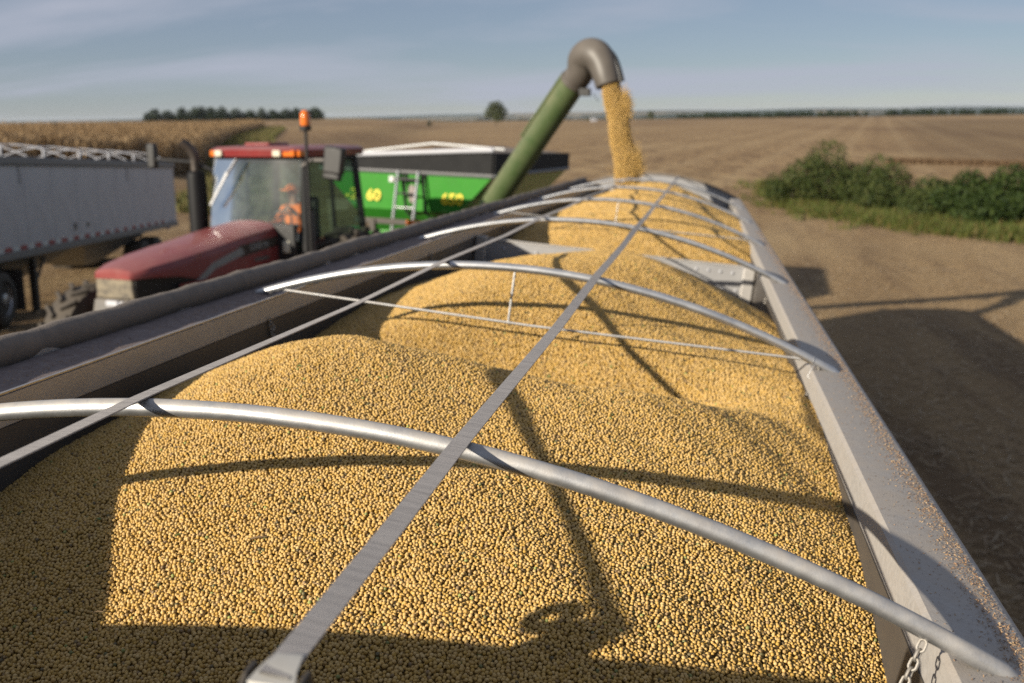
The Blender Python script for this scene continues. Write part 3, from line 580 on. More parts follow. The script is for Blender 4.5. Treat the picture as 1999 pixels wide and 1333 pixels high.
def layer(y0, y1, dmin, sc0, sc1, seed, drop, mesh):
    a = nn('FunctionNodeCompare'); a.operation = 'GREATER_THAN'; a.inputs[1].default_value = y0 - OT.y; ll(sp.outputs[1], a.inputs[0])
    b = nn('FunctionNodeCompare'); b.operation = 'LESS_EQUAL'; b.inputs[1].default_value = y1 - OT.y; ll(sp.outputs[1], b.inputs[0])
    an = nn('FunctionNodeBooleanMath'); an.operation = 'AND'; ll(a.outputs[0], an.inputs[0]); ll(b.outputs[0], an.inputs[1])
    d = nn('GeometryNodeDistributePointsOnFaces'); d.distribute_method = 'POISSON'; d.inputs['Distance Min'].default_value = dmin; d.inputs['Density Max'].default_value = 3.2 / (dmin * dmin); d.inputs['Seed'].default_value = seed
    ll(gi.outputs[0], d.inputs['Mesh']); ll(an.outputs[0], d.inputs['Selection'])
    rv = nn('FunctionNodeRandomValue'); rv.data_type = 'FLOAT'; rv.inputs[2].default_value = drop - .0022; rv.inputs[3].default_value = drop + .0012; rv.inputs['Seed'].default_value = seed + 5
    vm = nn('ShaderNodeVectorMath'); vm.operation = 'SCALE'; ll(d.outputs['Normal'], vm.inputs[0]); ll(rv.outputs[1], vm.inputs['Scale'])
    st = nn('GeometryNodeSetPosition'); ll(d.outputs['Points'], st.inputs[0]); ll(vm.outputs[0], st.inputs['Offset'])
    rr_ = nn('FunctionNodeRandomValue'); rr_.data_type = 'FLOAT_VECTOR'; rr_.inputs[0].default_value = (0, 0, 0); rr_.inputs[1].default_value = (6.28, 6.28, 6.28); rr_.inputs['Seed'].default_value = seed + 1
    rs = nn('FunctionNodeRandomValue'); rs.data_type = 'FLOAT'; rs.inputs[2].default_value = sc0; rs.inputs[3].default_value = sc1; rs.inputs['Seed'].default_value = seed + 2
    io = nn('GeometryNodeInstanceOnPoints'); ll(st.outputs[0], io.inputs['Points']); ll(mesh, io.inputs['Instance']); ll(rr_.outputs[0], io.inputs['Rotation']); ll(rs.outputs[1], io.inputs['Scale']); ll(io.outputs[0], join.inputs[0])
layer(0, 3.45, .0065, .84, 1.16, 1, .0066, bm_near); layer(0, 3.45, .0070, .84, 1.16, 2, .0030, bm_near); layer(0, 3.45, .0075, .9, 1.16, 7, .0002, bm_far)
layer(3.45, 5.6, .0085, 1.1, 1.45, 3, .006, bm_far); layer(3.45, 5.6, .009, 1.1, 1.4, 4, .002, bm_far)
layer(5.6, 9.2, .0125, 1.7, 2.1, 5, .005, bm_far); layer(9.2, 20, .019, 2.6, 3.1, 6, .005, bm_far)
ll(join.outputs[0], go.inputs[0])
md = beans.modifiers.new('scatter', 'NODES'); md.node_group = g

# bits lying on the beans
def bean_z(x, y): return float(ev(np.array([x]), np.array([y]))[0])
def on_beans(px_x, px_y): return Vector((px_x, px_y, bean_z(px_x, px_y)))
stem_m = mat('dry_stem', (0.30, 0.20, 0.10), 0.8, 0, (0.2, 0.13, 0.07), 60); leaf_green = mat('green_pod', (0.10, 0.16, 0.03), 0.6)
for k, (x, y, ln, an, lab, mm) in enumerate([(-.80, 1.83, .034, .5, 'brown broken stem lying on the sunlit near slope of beans', stem_m), (-.62, 1.70, .022, -.5, 'thin pale straw on the beans below the brown stem', M_straw), (-1.02, 1.60, .018, .4, 'short pale straw on the beans beside the shadow corner', M_straw), (-1.27, 1.62, .020, .8, 'dark twig on the shaded beans at the left wall', stem_m), (-.35, 1.33, .020, -.9, 'pale straw piece on the shaded beans near the buckle', M_straw)]):
    c = on_beans(x, y) + Vector((0, 0, .007)); q = MB(); d = Vector((math.cos(an), math.sin(an), .1)) * ln / 2
    q.tube([-d, Vector((0, 0, .002)), d], [.0022 if mm is stem_m else .0012, .0026 if mm is stem_m else .0012, .001], 6)
    o = q.build('stem' if mm is stem_m else 'straw', mm); o.location = MT @ c; o.rotation_euler = TROT; tag(o, lab, 'stem' if mm is stem_m else 'straw')
for k, (x, y, lab) in enumerate([(-1.02, 2.55, 'small green leaf fragment on the left rise of the near heap'), (-.78, 2.62, 'green leaf scrap near the crest of the near heap'), (-1.20, 1.88, 'green fragment at the edge of the left wall shadow'), (-.98, 1.83, 'tiny green fragment just under the first bow shadow')]):
    c = on_beans(x, y) + Vector((0, 0, .006)); q = MB(); q.loft([[(-.008, 0, 0), (-.003, .004, .002), (.004, .004, .003), (.009, 0, .001), (.004, -.004, .003), (-.003, -.004, .002)], [(-.008, 0, .001), (-.003, .004, .003), (.004, .004, .004), (.009, 0, .002), (.004, -.004, .004), (-.003, -.004, .003)]])
    o = q.build('leaf_fragment', leaf_green); o.location = MT @ c; o.rotation_euler = (TROT[0] + .2, TROT[1], k * 1.3); tag(o, lab, 'leaf')

# chaff along the outer edge of the right-hand rail
q = MB(); V = []; F = []
def flake(x, y, z, s_):
    u = Vector((rng.normal(), rng.normal(), rng.normal() * .35)).normalized() * s_; v = Vector((rng.normal(), rng.normal(), rng.normal() * .6)); v = (v - u * (v.dot(u) / u.dot(u))).normalized() * s_ * .35
    o = len(V); c = Vector((x, y, z)); V.extend([tuple(c - u - v), tuple(c + u - v), tuple(c + u * .8 + v), tuple(c - u + v)]); F.append((o, o + 1, o + 2, o + 3))
for _ in range(15000):
    y = .95 + 9 * rng.random() ** 2.2; x = XC + 1.192 - abs(rng.normal()) * .026 if rng.random() < .9 else XC + 1.06 + .13 * rng.random()
    if x < XC + 1.058: continue
    pile = math.exp(-((x - (XC + 1.178)) / .02) ** 2) * (.5 + .5 * math.sin(y * 5.3) * math.sin(y * 2.1))
    flake(x, y, ZF + .0015 + max(0, pile) * .006 * rng.random(), .0011 + .0016 * rng.random())
for _ in range(9000):
    y = .9 + 8 * rng.random() ** 1.8; x = XC - 1.07 - .085 * rng.random() ** .8
    if math.sin(y * 4.1) * math.sin(y * 1.7 + 2) + math.sin(x * 90) * .3 > rng.normal() * .6: flake(x, y, ZF + .0012 + .002 * rng.random(), .0010 + .0016 * rng.random())
q.add(V, F); me = bpy.data.meshes.new('chaff'); me.from_pydata([(p[0] - OT.x, p[1] - OT.y, p[2] - OT.z) for p in V], [], F); me.materials.append(leaf_mat('chaff_bits', [(0.30, 0.17, 0.09), (0.42, 0.28, 0.16), (0.20, 0.11, 0.06), (0.5, 0.37, 0.22)], .05))
chaff = bpy.data.objects.new('chaff', me); C.objects.link(chaff); chaff.location = MT @ OT; chaff.rotation_euler = TROT; tag(chaff, 'brown chaff and bean hulls lying along both top rails of the open trailer', 'chaff', kind='stuff')

# ------------------------------------------------------------------ red tractor
TY = .20; TO = Vector((-6.64, 11.0, Tz(-6.64, 11.0) + .19))
tractor = thing('tractor', 'dusty red farm tractor with amber beacon pulling the green grain cart', 'tractor', TO, (-.02, .0, -TY))
def tp(mb, name, m, parent=None, **k): return mb.build(name, m, parent or tractor, **k)
hood = MB(); secs = []
for (y, hw, zt, zb) in ((-.62, .26, 1.66, 1.60), (-.58, .30, 1.70, 1.60), (-.35, .39, 1.76, 1.60), (0.0, .45, 1.82, 1.57), (.32, .46, 1.86, 1.50), (.42, .47, 1.875, 1.2), (.6, .47, 1.89, 1.15), (1.3, .47, 1.98, 1.12), (2.05, .47, 2.05, 1.10)):
    h = zt - zb; sh = min(.10, h * .35)
    sec = [(-hw, y, zb), (-hw, y, zt - sh * 1.6), (-hw * .93, y, zt - sh * .62), (-hw * .76, y, zt - sh * .16), (-hw * .4, y, zt + .012), (0, y, zt + .02), (hw * .4, y, zt + .012), (hw * .76, y, zt - sh * .16), (hw * .93, y, zt - sh * .62), (hw, y, zt - sh * 1.6), (hw, y, zb)]
    secs.append(sec)
hood.loft(secs); hood_o = tp(hood, 'hood', M_red, angle=28)
q = MB(); q.prism([(-.285, 1.36), (.285, 1.36), (.265, 1.61), (-.265, 1.61)], 'y', -.605, -.50); gr = tp(q, 'grille', M_grille, bevel=.02)
q = MB(); q.loft([[(.285, -.57, 1.15), (.285, -.57, 1.62), (.445, 0.0, 1.60), (.468, .40, 1.47), (.468, .36, 1.15)], [(.20, -.5, 1.15), (.20, -.5, 1.56), (.36, .05, 1.56), (.38, .28, 1.45), (.38, .22, 1.15)]]); tp(q, 'headlight', M_black, bevel=.01)
q = MB(); q.loft([[(-.285, -.57, 1.15), (-.285, -.57, 1.62), (-.445, 0.0, 1.60), (-.468, .40, 1.47), (-.468, .36, 1.15)], [(-.20, -.5, 1.15), (-.20, -.5, 1.56), (-.36, .05, 1.56), (-.38, .28, 1.45), (-.38, .22, 1.15)]]); tp(q, 'headlight', M_black, bevel=.01)
q = MB(); q.loft([[(-.40, -.66, .85), (.40, -.66, .85), (.40, 0, .85), (-.40, 0, .85)], [(-.31, -.61, 1.355), (.31, -.61, 1.355), (.31, -.1, 1.355), (-.31, -.1, 1.355)]]); tp(q, 'front_bracket', M_grey_plastic, bevel=.02)
q = MB(); q.box((-.01, -.63, 1.31), (.19, .06, .075)); q.box((.13, -.63, 1.305), (.06, .06, .075)); tp(q, 'front_lamp_glint', M_white, bevel=.02)  # lamp boxes in white paint stand for sun glare off the headlight
# engine, chassis, axle
q = MB(); q.box((0, .9, 1.0), (.62, 2.4, .6)); q.box((0, 0, .72), (1.7, .25, .22)); q.box((0, 2.6, .85), (.8, 2.2, .5)); tp(q, 'chassis', M_dark, bevel=.02)
q = MB(); q.box((.475, .75, 1.30), (.012, 1.55, .36)); q.box((-.475, .75, 1.30), (.012, 1.55, .36)); tp(q, 'side_panel', M_red)
# silver sweep and lettering on the left-hand hood side
q = MB(); st_ = [(.20, 1.36), (.65, 1.58), (1.25, 1.70), (1.98, 1.76), (1.98, 1.86), (1.2, 1.80), (.6, 1.66), (.20, 1.44)]
q.prism(st_[:3] + st_[5:], 'x', .4695, .4735); tp(q, 'decal_stripe', M_silver)
q = MB(); q.prism([(1.15, 1.66), (1.99, 1.74), (1.99, 1.87), (1.15, 1.82)], 'x', .4695, .4725); tp(q, 'decal_band', M_dark)
text('lettering', 'CASE IH', .115, M_silver, tractor, (.4745, 1.58, 1.775), (R(90), 0, R(90)), .003)
q = MB(); q.box((.4725, 1.62, 1.60), (.004, .32, .05)); tp(q, 'model_plate', M_grey_plastic)
for (x, s) in ((-.98, -1), (.98, 1)): wheel(tractor, (x, 0, .70), (s, 0, 0), .69, .44, lugs=19, rimc=M_red)
for (x, s) in ((-1.02, -1), (1.02, 1)): wheel(tractor, (x, 3.05, .93), (s, 0, 0), .93, .52, lugs=20, rimc=M_red)
for s in (-1, 1):
    q = MB(); pr = [];
    for a in np.linspace(R(20), R(165), 14): pr.append((3.05 - 1.03 * math.cos(a) * .98, .93 + 1.0 * math.sin(a) * .86))
    V = []; F = []
    for i, (y, z) in enumerate(pr):
        for x in (.62, 1.32): V += [(s * x, y, z), (s * x, y, z - .04)]
    for i in range(len(pr) - 1):
        a = i * 4; b = a + 4; F += [(a, a + 2, b + 2, b), (a + 1, b + 1, b + 3, a + 3), (a, b, b + 1, a + 1), (a + 2, a + 3, b + 3, b + 2)]
    F += [(0, 1, 3, 2), (len(V) - 4, len(V) - 2, len(V) - 1, len(V) - 3)]
    q.add(V, F); tp(q, 'fender', M_red, bevel=.012)
# cab: sloped posts, glazing, roof
cb = MB()
def post(a, b, r=.045): cb.tube([a, b], r, 8)
FW = .74; post((-FW, 2.12, 1.15), (-.70, 2.28, 2.92)); post((FW + .10, 2.12, 1.15), (.76, 2.28, 2.92), .06); post((-.80, 3.75, 1.5), (-.70, 3.72, 2.92), .05); post((.82, 3.78, 1.5), (.70, 3.72, 2.92), .055)
post((.79, 3.0, 1.35), (.73, 3.0, 2.92), .03); post((-.79, 3.0, 1.35), (-.73, 3.0, 2.92), .03)
post((-FW, 2.12, 2.0), (FW, 2.12, 2.0), .03); post((-.70, 2.28, 2.90), (.70, 2.28, 2.90), .05); post((.70, 2.28, 2.9), (.70, 3.72, 2.9), .05); post((-.70, 2.28, 2.9), (-.70, 3.72, 2.9), .05)
cab = tp(cb, 'cab_frame', M_black)
q = MB(); q.box((0, 3.0, 1.1), (1.5, 1.7, .35)); q.box((0, 2.13, 1.45), (1.44, .10, .72)); q.box((.55, 2.05, 1.75), (.4, .10, .55)); tp(q, 'cab_base', M_black, bevel=.02)
# curved windscreen
secs = []
for z, yb in ((1.80, 2.04), (2.1, 2.085), (2.35, 2.13), (2.6, 2.175), (2.90, 2.225)):
    secs.append([(x, yb - .05 * (1 - ((x - .04) / .76) ** 2), z) for x in np.linspace(-.70, .78, 15)])
q = MB(); q.loft(secs, caps=False, closed=False); tp(q, 'windscreen', M_glass, angle=80)
for s in (-1, 1):
    q = MB(); q.add([(s * .745, 2.18, 1.3), (s * .80, 3.72, 1.5), (s * .715, 3.70, 2.87), (s * .715, 2.32, 2.87)], [(0, 1, 2, 3)]); tp(q, 'side_window', M_side_glass)
q = MB(); q.add([(-.78, 3.79, 1.5), (.78, 3.79, 1.5), (.69, 3.74, 2.87), (-.69, 3.74, 2.87)], [(0, 1, 2, 3)]); tp(q, 'rear_window', M_side_glass)
rf = MB(); secs = []
for (z, gx_, g0, g1) in ((2.925, .70, 2.22, 3.85), (2.94, .79, 2.12, 3.93), (3.03, .80, 2.10, 3.95), (3.07, .74, 2.16, 3.9), (3.085, .55, 2.35, 3.7)):
    pts = []
    for (cx_, cy_, a0) in ((gx_ - .14, g1 - .14, 0), (-gx_ + .22, g1 - .14, 90), (-gx_ + .22, g0 + .14, 180), (gx_ - .14, g0 + .14, 270)):
        for a in (0, 30, 60, 90): pts.append((cx_ + .14 * math.cos(R(a0 + a)), cy_ + .14 * math.sin(R(a0 + a)), z))
    secs.append(pts)
rf.loft(secs); roof = tp(rf, 'cab_roof', M_red, angle=40)
q = MB(); q.box((-.12, 2.7, 3.105), (.42, .5, .05)); tp(q, 'roof_hatch', M_red, roof, bevel=.02)
for (x0, x1, mm, nm) in ((-.67, -.58, M_amber, 'marker_lamp'), (-.57, -.45, M_lens, 'work_lamp'), (.40, .53, M_lens, 'work_lamp'), (.55, .74, M_amber, 'marker_lamp')):
    q = MB(); q.box(((x0 + x1) / 2, 2.105 + (.03 if abs(x0 + x1) > 1.2 else 0), 2.985), (x1 - x0, .06, .085)); tp(q, nm, mm, roof, bevel=.012)
q = MB(); q.box((.785, 2.22, 2.985), (.05, .16, .085)); tp(q, 'marker_lamp', M_amber, roof, bevel=.012)
# wiper, exhaust, mirrors, beacon
q = MB(); q.tube([(-.16, 2.03, 2.91), (-.34, 1.99, 2.66)], .02, 6); q.box((-.44, 1.965, 2.50), (.035, .02, .56), Euler((0, R(35), 0)).to_matrix()); tp(q, 'wiper', M_galv)
ex = MB(); ex.lathe([(0, .09), (.02, .135), (.92, .135), (.99, .12), (1.02, .07)], (-.93, 2.10, 1.72), (0, 0, 1), 20); exo = tp(ex, 'exhaust', mat('exhaust_black', (0.007, 0.007, 0.008), .6, 0, spec=.25))
q = MB(); q.tube(spline([(-.93, 2.10, 2.68), (-.93, 2.10, 2.84), (-.94, 2.09, 2.95), (-.98, 2.05, 3.06), (-1.06, 1.98, 3.15)], 20), .066, 14); tp(q, 'exhaust_pipe', mat('heat_steel', (0.10, 0.08, 0.065), .5, .4, (0.03, .026, .024), 6), exo)
q = MB(); q.tube([(-.72, 2.22, 2.74), (-1.0, 2.10, 2.86), (-1.50, 1.95, 2.90)], .028, 8); mo = tp(q, 'mirror_arm', M_black); q = MB(); q.box((-1.56, 1.95, 2.95), (.15, .09, .36)); tp(q, 'mirror', M_black, mo, bevel=.03)
q = MB(); q.tube([(.74, 2.25, 2.80), (1.0, 2.12, 2.90), (1.28, 2.02, 2.90)], .025, 8); mo = tp(q, 'mirror_arm', M_grey_plastic); q = MB(); q.box((1.44, 2.0, 2.90), (.29, .12, .36), Euler((0, R(8), 0)).to_matrix()); q.box((1.40, 2.0, 2.69), (.27, .10, .10), Euler((0, R(8), 0)).to_matrix()); tp(q, 'mirror', M_black, mo, bevel=.03)
q = MB(); q.tube([(1.0, 2.02, 1.35), (1.0, 2.02, 3.30)], .022, 8); bp_ = tp(q, 'beacon_pole', M_black)
q = MB(); q.lathe([(0, .03), (.01, .075), (.07, .08), (.075, .06)], (1.0, 2.02, 3.28), (0, 0, 1), 20); tp(q, 'beacon_base', M_black, bp_)
q = MB(); q.lathe([(0, .066), (.10, .068), (.16, .062), (.195, .04), (.205, .01)], (1.0, 2.02, 3.355), (0, 0, 1), 20); tp(q, 'beacon_lens', M_amber, bp_)
q = MB(); q.box((.62, 2.0, 1.72), (.11, .06, .17)); tp(q, 'step_lamp', M_lens, bevel=.02)
q = MB(); q.tube([(.86, 2.3, 1.0), (.9, 2.25, 1.6), (.86, 2.3, 2.2)], .018, 8); tp(q, 'grab_rail', M_grey_plastic)
# seat and wheel
q = MB(); q.box((.16, 2.87, 1.60), (.5, .5, .14)); q.box((.16, 3.14, 1.98), (.5, .14, .72)); tp(q, 'seat', M_black, bevel=.05)
q = MB(); q.tube([(.08 + .2 * math.cos(a), 2.62 + .1 * math.sin(a), 1.98 + .17 * math.sin(a)) for a in np.linspace(0, 2 * math.pi, 24)[:-1]], .016, 8, closed=True); q.tube([(.08, 2.62, 1.98), (.08, 2.45, 1.6)], .03, 8); tp(q, 'steering_wheel', M_black)

# driver, one skinned body with clothing as children
def skin(name, verts, edges, radii, m, parent, sub=2, root=0):
    me = bpy.data.meshes.new(name); me.from_pydata(verts, edges, []); o = bpy.data.objects.new(name, me); C.objects.link(o)
    if parent is not None: o.parent = parent
    s_ = o.modifiers.new('skin', 'SKIN'); s_.use_smooth_shade = True
    for i, r_ in enumerate(radii):
        d = me.skin_vertices[0].data[i]; d.radius = (r_, r_) if not isinstance(r_, tuple) else r_; d.use_root = (i == root)
    b_ = o.modifiers.new('sub', 'SUBSURF'); b_.levels = sub; b_.render_levels = sub
    me.materials.append(m); return o
PX, PY, PZ = .16, 2.92, 1.72
bv = [(0, 0, 0), (0, .03, .22), (0, .02, .42), (0, -.02, .53), (0, -.05, .62), (0, -.06, .72),             # pelvis, spine, neck, head
      (-.19, 0, .44), (-.27, -.10, .22), (-.20, -.34, .25), (-.18, -.42, .27),                               # right arm on the wheel
      (.19, 0, .44), (.28, -.12, .22), (.20, -.33, .42), (.17, -.38, .50),                                   # left arm raised towards the wheel
      (-.11, -.02, -.02), (-.14, -.42, .02), (-.14, -.46, -.38), (-.14, -.60, -.44), (.11, -.02, -.02), (.14, -.42, .02), (.14, -.46, -.38), (.14, -.60, -.44)]
be = [(0, 1), (1, 2), (2, 3), (3, 4), (4, 5), (2, 6), (6, 7), (7, 8), (8, 9), (2, 10), (10, 11), (11, 12), (12, 13), (0, 14), (14, 15), (15, 16), (16, 17), (0, 18), (18, 19), (19, 20), (20, 21)]
br_ = [.13, .13, .13, .055, .085, .075, .06, .048, .036, .03, .06, .048, .036, .03, .085, .065, .045, .04, .085, .065, .045, .04]
nb = len(bv)
for (hand, dx_) in ((9, 1), (13, -1)):
    hx_, hy_, hz_ = bv[hand]
    for k in range(4):
        o = (k - 1.5) * .021; L1 = (.045, .05, .048, .038)[k]
        bv += [(hx_ + o, hy_ - .05, hz_ + .01), (hx_ + o, hy_ - .05 - L1 * .7, hz_ - .015), (hx_ + o, hy_ - .04 - L1 * .7, hz_ - .045)]; i0 = len(bv) - 3
        be += [(hand, i0), (i0, i0 + 1), (i0 + 1, i0 + 2)]; br_ += [.010, .009, .008]
    bv += [(hx_ + dx_ * .035, hy_ - .02, hz_ - .01), (hx_ + dx_ * .045, hy_ - .055, hz_ - .03)]; i0 = len(bv) - 2; be += [(hand, i0), (i0, i0 + 1)]; br_ += [.011, .009]
driver = skin('person', bv, be, br_, M_skin, None); driver.matrix_world = Matrix.Translation(TO) @ Euler((-.02, 0, -TY)).to_matrix().to_4x4() @ Matrix.Translation((PX, PY, PZ))
tag(driver, 'seated person in orange jacket and cap driving behind the tractor windscreen', 'person')
jv = [bv[i] for i in (0, 1, 2, 3, 6, 7, 8, 10, 11, 12)]; jv[6] = (-.205, -.31, .247); jv[9] = (.205, -.31, .40)
jk = skin('jacket', jv, [(0, 1), (1, 2), (2, 3), (2, 4), (4, 5), (5, 6), (2, 7), (7, 8), (8, 9)], [.15, .155, .155, .075, .08, .064, .05, .08, .064, .05], M_orange, driver)
tr_ = skin('trousers', [bv[i] for i in (0, 14, 15, 16, 18, 19, 20)], [(0, 1), (1, 2), (2, 3), (0, 4), (4, 5), (5, 6)], [.145, .10, .08, .06, .10, .08, .06], M_denim, driver)
q = MB(); q.ball((0, -.055, .735), .105, 16, 10, (1, 1.1, .72)); q.box((0, -.20, .735), (.15, .14, .015)); q.build('cap', M_orange, driver)
q = MB(); q.ball((0, -.135, .645), .016, 8, 6, (1, 1.3, 1.2)); q.build('nose', M_skin, driver)
for s in (-1, 1):
    q = MB(); q.ball((s * .032, -.126, .675), .011, 8, 6); q.build('eye', M_black, driver)

# ------------------------------------------------------------------ green grain cart
CO = Vector((-5.30, 17.0, Tz(-5.05, 17.0))); CE = Euler((-.03, .045, -.10))
cart = thing('grain_cart', 'green grain cart with raised auger unloading into the open trailer', 'grain cart', CO, CE)
CM = Matrix.Translation(CO) @ CE.to_matrix().to_4x4(); CI = CM.inverted()
def cp(mb, name, m, parent=None, **k): return mb.build(name, m, parent or cart, **k)
G = 3.75 + CO.z   # shift so heights read from the photographed cart
zt = 2.84; zf_ = 2.17; zb = 1.25; LB = 5.6
q = MB(); q.loft([[(-1.62, 0, zt), (1.62, 0, zt), (1.62, LB, zt), (-1.62, LB, zt)], [(-1.0, .06, zf_), (1.0, .06, zf_), (1.0, LB - .06, zf_), (-1.0, LB - .06, zf_)], [(-.55, 1.1, zb), (.55, 1.1, zb), (.55, LB - 1.1, zb), (-.55, LB - 1.1, zb)]]); tank = cp(q, 'tank', M_green, angle=15)
q = MB()
for (a, b) in (((-1.63, -.01, zt), (1.63, -.01, zt)), ((1.63, -.01, zt), (1.63, LB, zt)), ((1.63, LB, zt), (-1.63, LB, zt)), ((-1.63, LB, zt), (-1.63, -.01, zt))): q.tube([a, b], .035, 6)
cp(q, 'top_lip', M_trail_rail, tank)
M_vinyl = mat('black_vinyl', (0.012, 0.012, 0.013), 0.75, 0, (0.02, 0.02, 0.02), 5, spec=.25)
# black side boards rising from the lip
q = MB(); q.prism([(-1.6, zt + .03), (1.6, zt + .03), (1.6, zt + .40), (-1.6, zt + .17)], 'y', 0.0, .03); cp(q, 'front_board', M_vinyl)
q = MB(); q.loft([[(1.60, .03, zt + .03), (1.64, .03, zt + .03), (1.64, .03, zt + .40), (1.60, .03, zt + .40)], [(1.60, LB, zt + .03), (1.64, LB, zt + .03), (1.64, LB, zt + .34), (1.60, LB, zt + .34)]]); cp(q, 'side_board', M_vinyl)
q = MB(); q.box((-1.62, LB / 2, zt + .12), (.04, LB, .2)); cp(q, 'side_board', M_vinyl); q = MB(); q.box((0, LB, zt + .17), (3.2, .04, .3)); cp(q, 'rear_board', M_vinyl)
q = MB(); q.tube([(-1.62, -.02, zt + .215), (1.0, -.02, zt + .405), (1.62, -.02, zt + .445)], [.043, .046, .046], 12); cp(q, 'tarp_roller', M_white)
q = MB(); q.tube([(-1.2, .9, zt + .30), (.2, .8, zt + .50), (1.6, .7, zt + .45)], .022, 8); cp(q, 'tarp_bow', M_whitetape)
q = MB(); q.add([(-1.6, 0, zt + .2), (1.6, 0, zt + .4), (1.6, LB, zt + .33), (-1.6, LB, zt + .2), (0, LB, zt + .42), (0, 0, zt + .36)], [(0, 5, 4, 3), (5, 1, 2, 4)]); cp(q, 'tarp', M_tarp)
# ladder, steps, sight glass, light bar
for x in (-.11, .27):
    q = MB(); q.tube([(x, -.05, zt + .02), (x - .05, -.28, zf_ - .75)], .028, 8); cp(q, 'ladder_rail', M_trail_rail2 if 'M_trail_rail2' in globals() else M_galv)
for k in range(6):
    f = .1 + k * .17; q = MB(); q.tube([(-.11 - .05 * f, -.05 - .23 * f, zt + .02 - 1.44 * f), (.27 - .05 * f, -.05 - .23 * f, zt + .02 - 1.44 * f)], .018 if k else .03, 8); cp(q, 'rung', M_black if k < 2 else M_galv)
for x in (.01, .37):
    q = MB(); q.tube([(x, -.03, zt), (x + .02, -.05, zf_ + .02), (x + .32, -.02, zf_ - .34)], .018, 6); cp(q, 'ladder_shadow', M_black)  # black tubes drawn as the ladder rails' shadow on the tank front
q = MB(); q.lathe([(0, .001), (0, .085), (.012, .085), (.015, .001)], (0, 0, 0), (0, -1, 0), 24); sg = q.build('sight_glass', mat('sight_window', (.32, .27, .25), .3), cart); sg.location = (.13, .012, 2.47); sg.scale = (.8, 1, 1.9)
q = MB(); q.box((.1, -.22, 1.98), (1.9, .08, .10)); q.box((-.5, -.24, 1.9), (.12, .1, .22)); lb = cp(q, 'light_bar', M_dark, bevel=.01)
q = MB(); q.box((.24, -.28, 1.99), (.17, .04, .08)); cp(q, 'amber_lamp', M_amber, lb, bevel=.01); q = MB(); q.box((.40, -.28, 1.985), (.06, .04, .07)); cp(q, 'amber_lamp', M_amber, lb, bevel=.01)
q = MB(); q.box((.56, -.28, 1.98), (.22, .03, .07)); cp(q, 'red_lamp', M_redtape, lb, bevel=.01)
q = MB(); q.box((0, -.05, 1.62), (2.2, .3, .42)); q.box((0, -1.6, .75), (.2, 3.4, .22)); cp(q, 'frame', M_green, bevel=.02)
q = MB(); q.box((-.25, -.022, 2.71), (.09, .012, .10)); cp(q, 'warning_label', M_whitetape)
for s, x, sz in (('650', .88, .27), ('-2', -1.04, .27), ('60', -.61, .27)): text('lettering', s, sz, M_yellow, cart, (x, .024, 2.40), (R(85), 0, 0), .007, .004)
for s in (-1, 1): wheel(cart, (s * 1.45, 2.9, .85), (s, 0, 0), .85, .7, rimc=M_yellow)
# auger, built from its real run in the yard and hung on the cart
def cl(p): return CI @ Vector(p)
a0 = Vector((-4.05, 16.75, -2.25)); a1 = Vector((-1.88, 14.98, .47)); ad = (a1 - a0).normalized()
q = MB(); q.tube([cl(a0), cl(a0.lerp(a1, .5)), cl(a1)], [.192, .192, .194], 28); aug = cp(q, 'auger_tube', M_auger)
q = MB(); f0 = a0.lerp(a1, .66); sd = ad.cross(Vector((0, 0, 1))).normalized()
q.tube([cl(f0 + Vector((-.19, -.02, .10))), cl(a1 + Vector((-.19, -.02, .08)))], .022, 8); q.tube([cl(f0 + Vector((-.03, -.17, .10))), cl(a1 + Vector((-.03, -.17, .08)))], .012, 8); cp(q, 'hydraulic_pipe', M_auger, aug)
q = MB(); m0 = a0.lerp(a1, .60) + Vector((.10, -.16, .02)); q.box(cl(m0), (.10, .03, .07)); cp(q, 'patch_plate', M_whitetape, aug)
b0 = Vector((-1.86, 14.96, .50)); elbow = [b0 - ad * .10, b0 + ad * .10, Vector((-1.76, 14.86, .74)), Vector((-1.66, 14.77, .80)), Vector((-1.55, 14.68, .775)), Vector((-1.46, 14.62, .66)), Vector((-1.40, 14.57, .50)), Vector((-1.36, 14.55, .36))]
q = MB(); q.tube([cl(p) for p in spline(elbow, 34)], list(np.interp(np.linspace(0, 7, 34), range(8), [.195, .205, .222, .228, .222, .208, .195, .185])), 28, caps=False); sp_ = cp(q, 'spout', M_spout, aug, angle=60)
q = MB(); q.tube([cl(b0 - ad * .12), cl(b0 - ad * .06)], .212, 28); cp(q, 'spout_collar', M_spout, aug, bevel=.006)
so = sp_.modifiers.new('thick', 'SOLIDIFY'); so.thickness = .012
q = MB(); q.tube([cl(p + Vector((.17, -.03, .05))) for p in spline(elbow[3:], 16)], .06, 8); cp(q, 'spout_flap', M_black, aug)
lm = Vector((-1.74, 14.9, .28)); q = MB(); q.box(cl(lm), (.16, .12, .11)); q.tube([cl(lm + Vector((0, 0, .05))), cl(lm + Vector((-.06, 0, .22)))], .012, 6); cp(q, 'work_lamp', M_black, aug, bevel=.015)
q = MB(); q.tube([cl(lm + Vector((.12, 0, -.02))), cl(lm + Vector((.20, 0, -.14)))], .005, 6); cp(q, 'cable', M_black, aug)

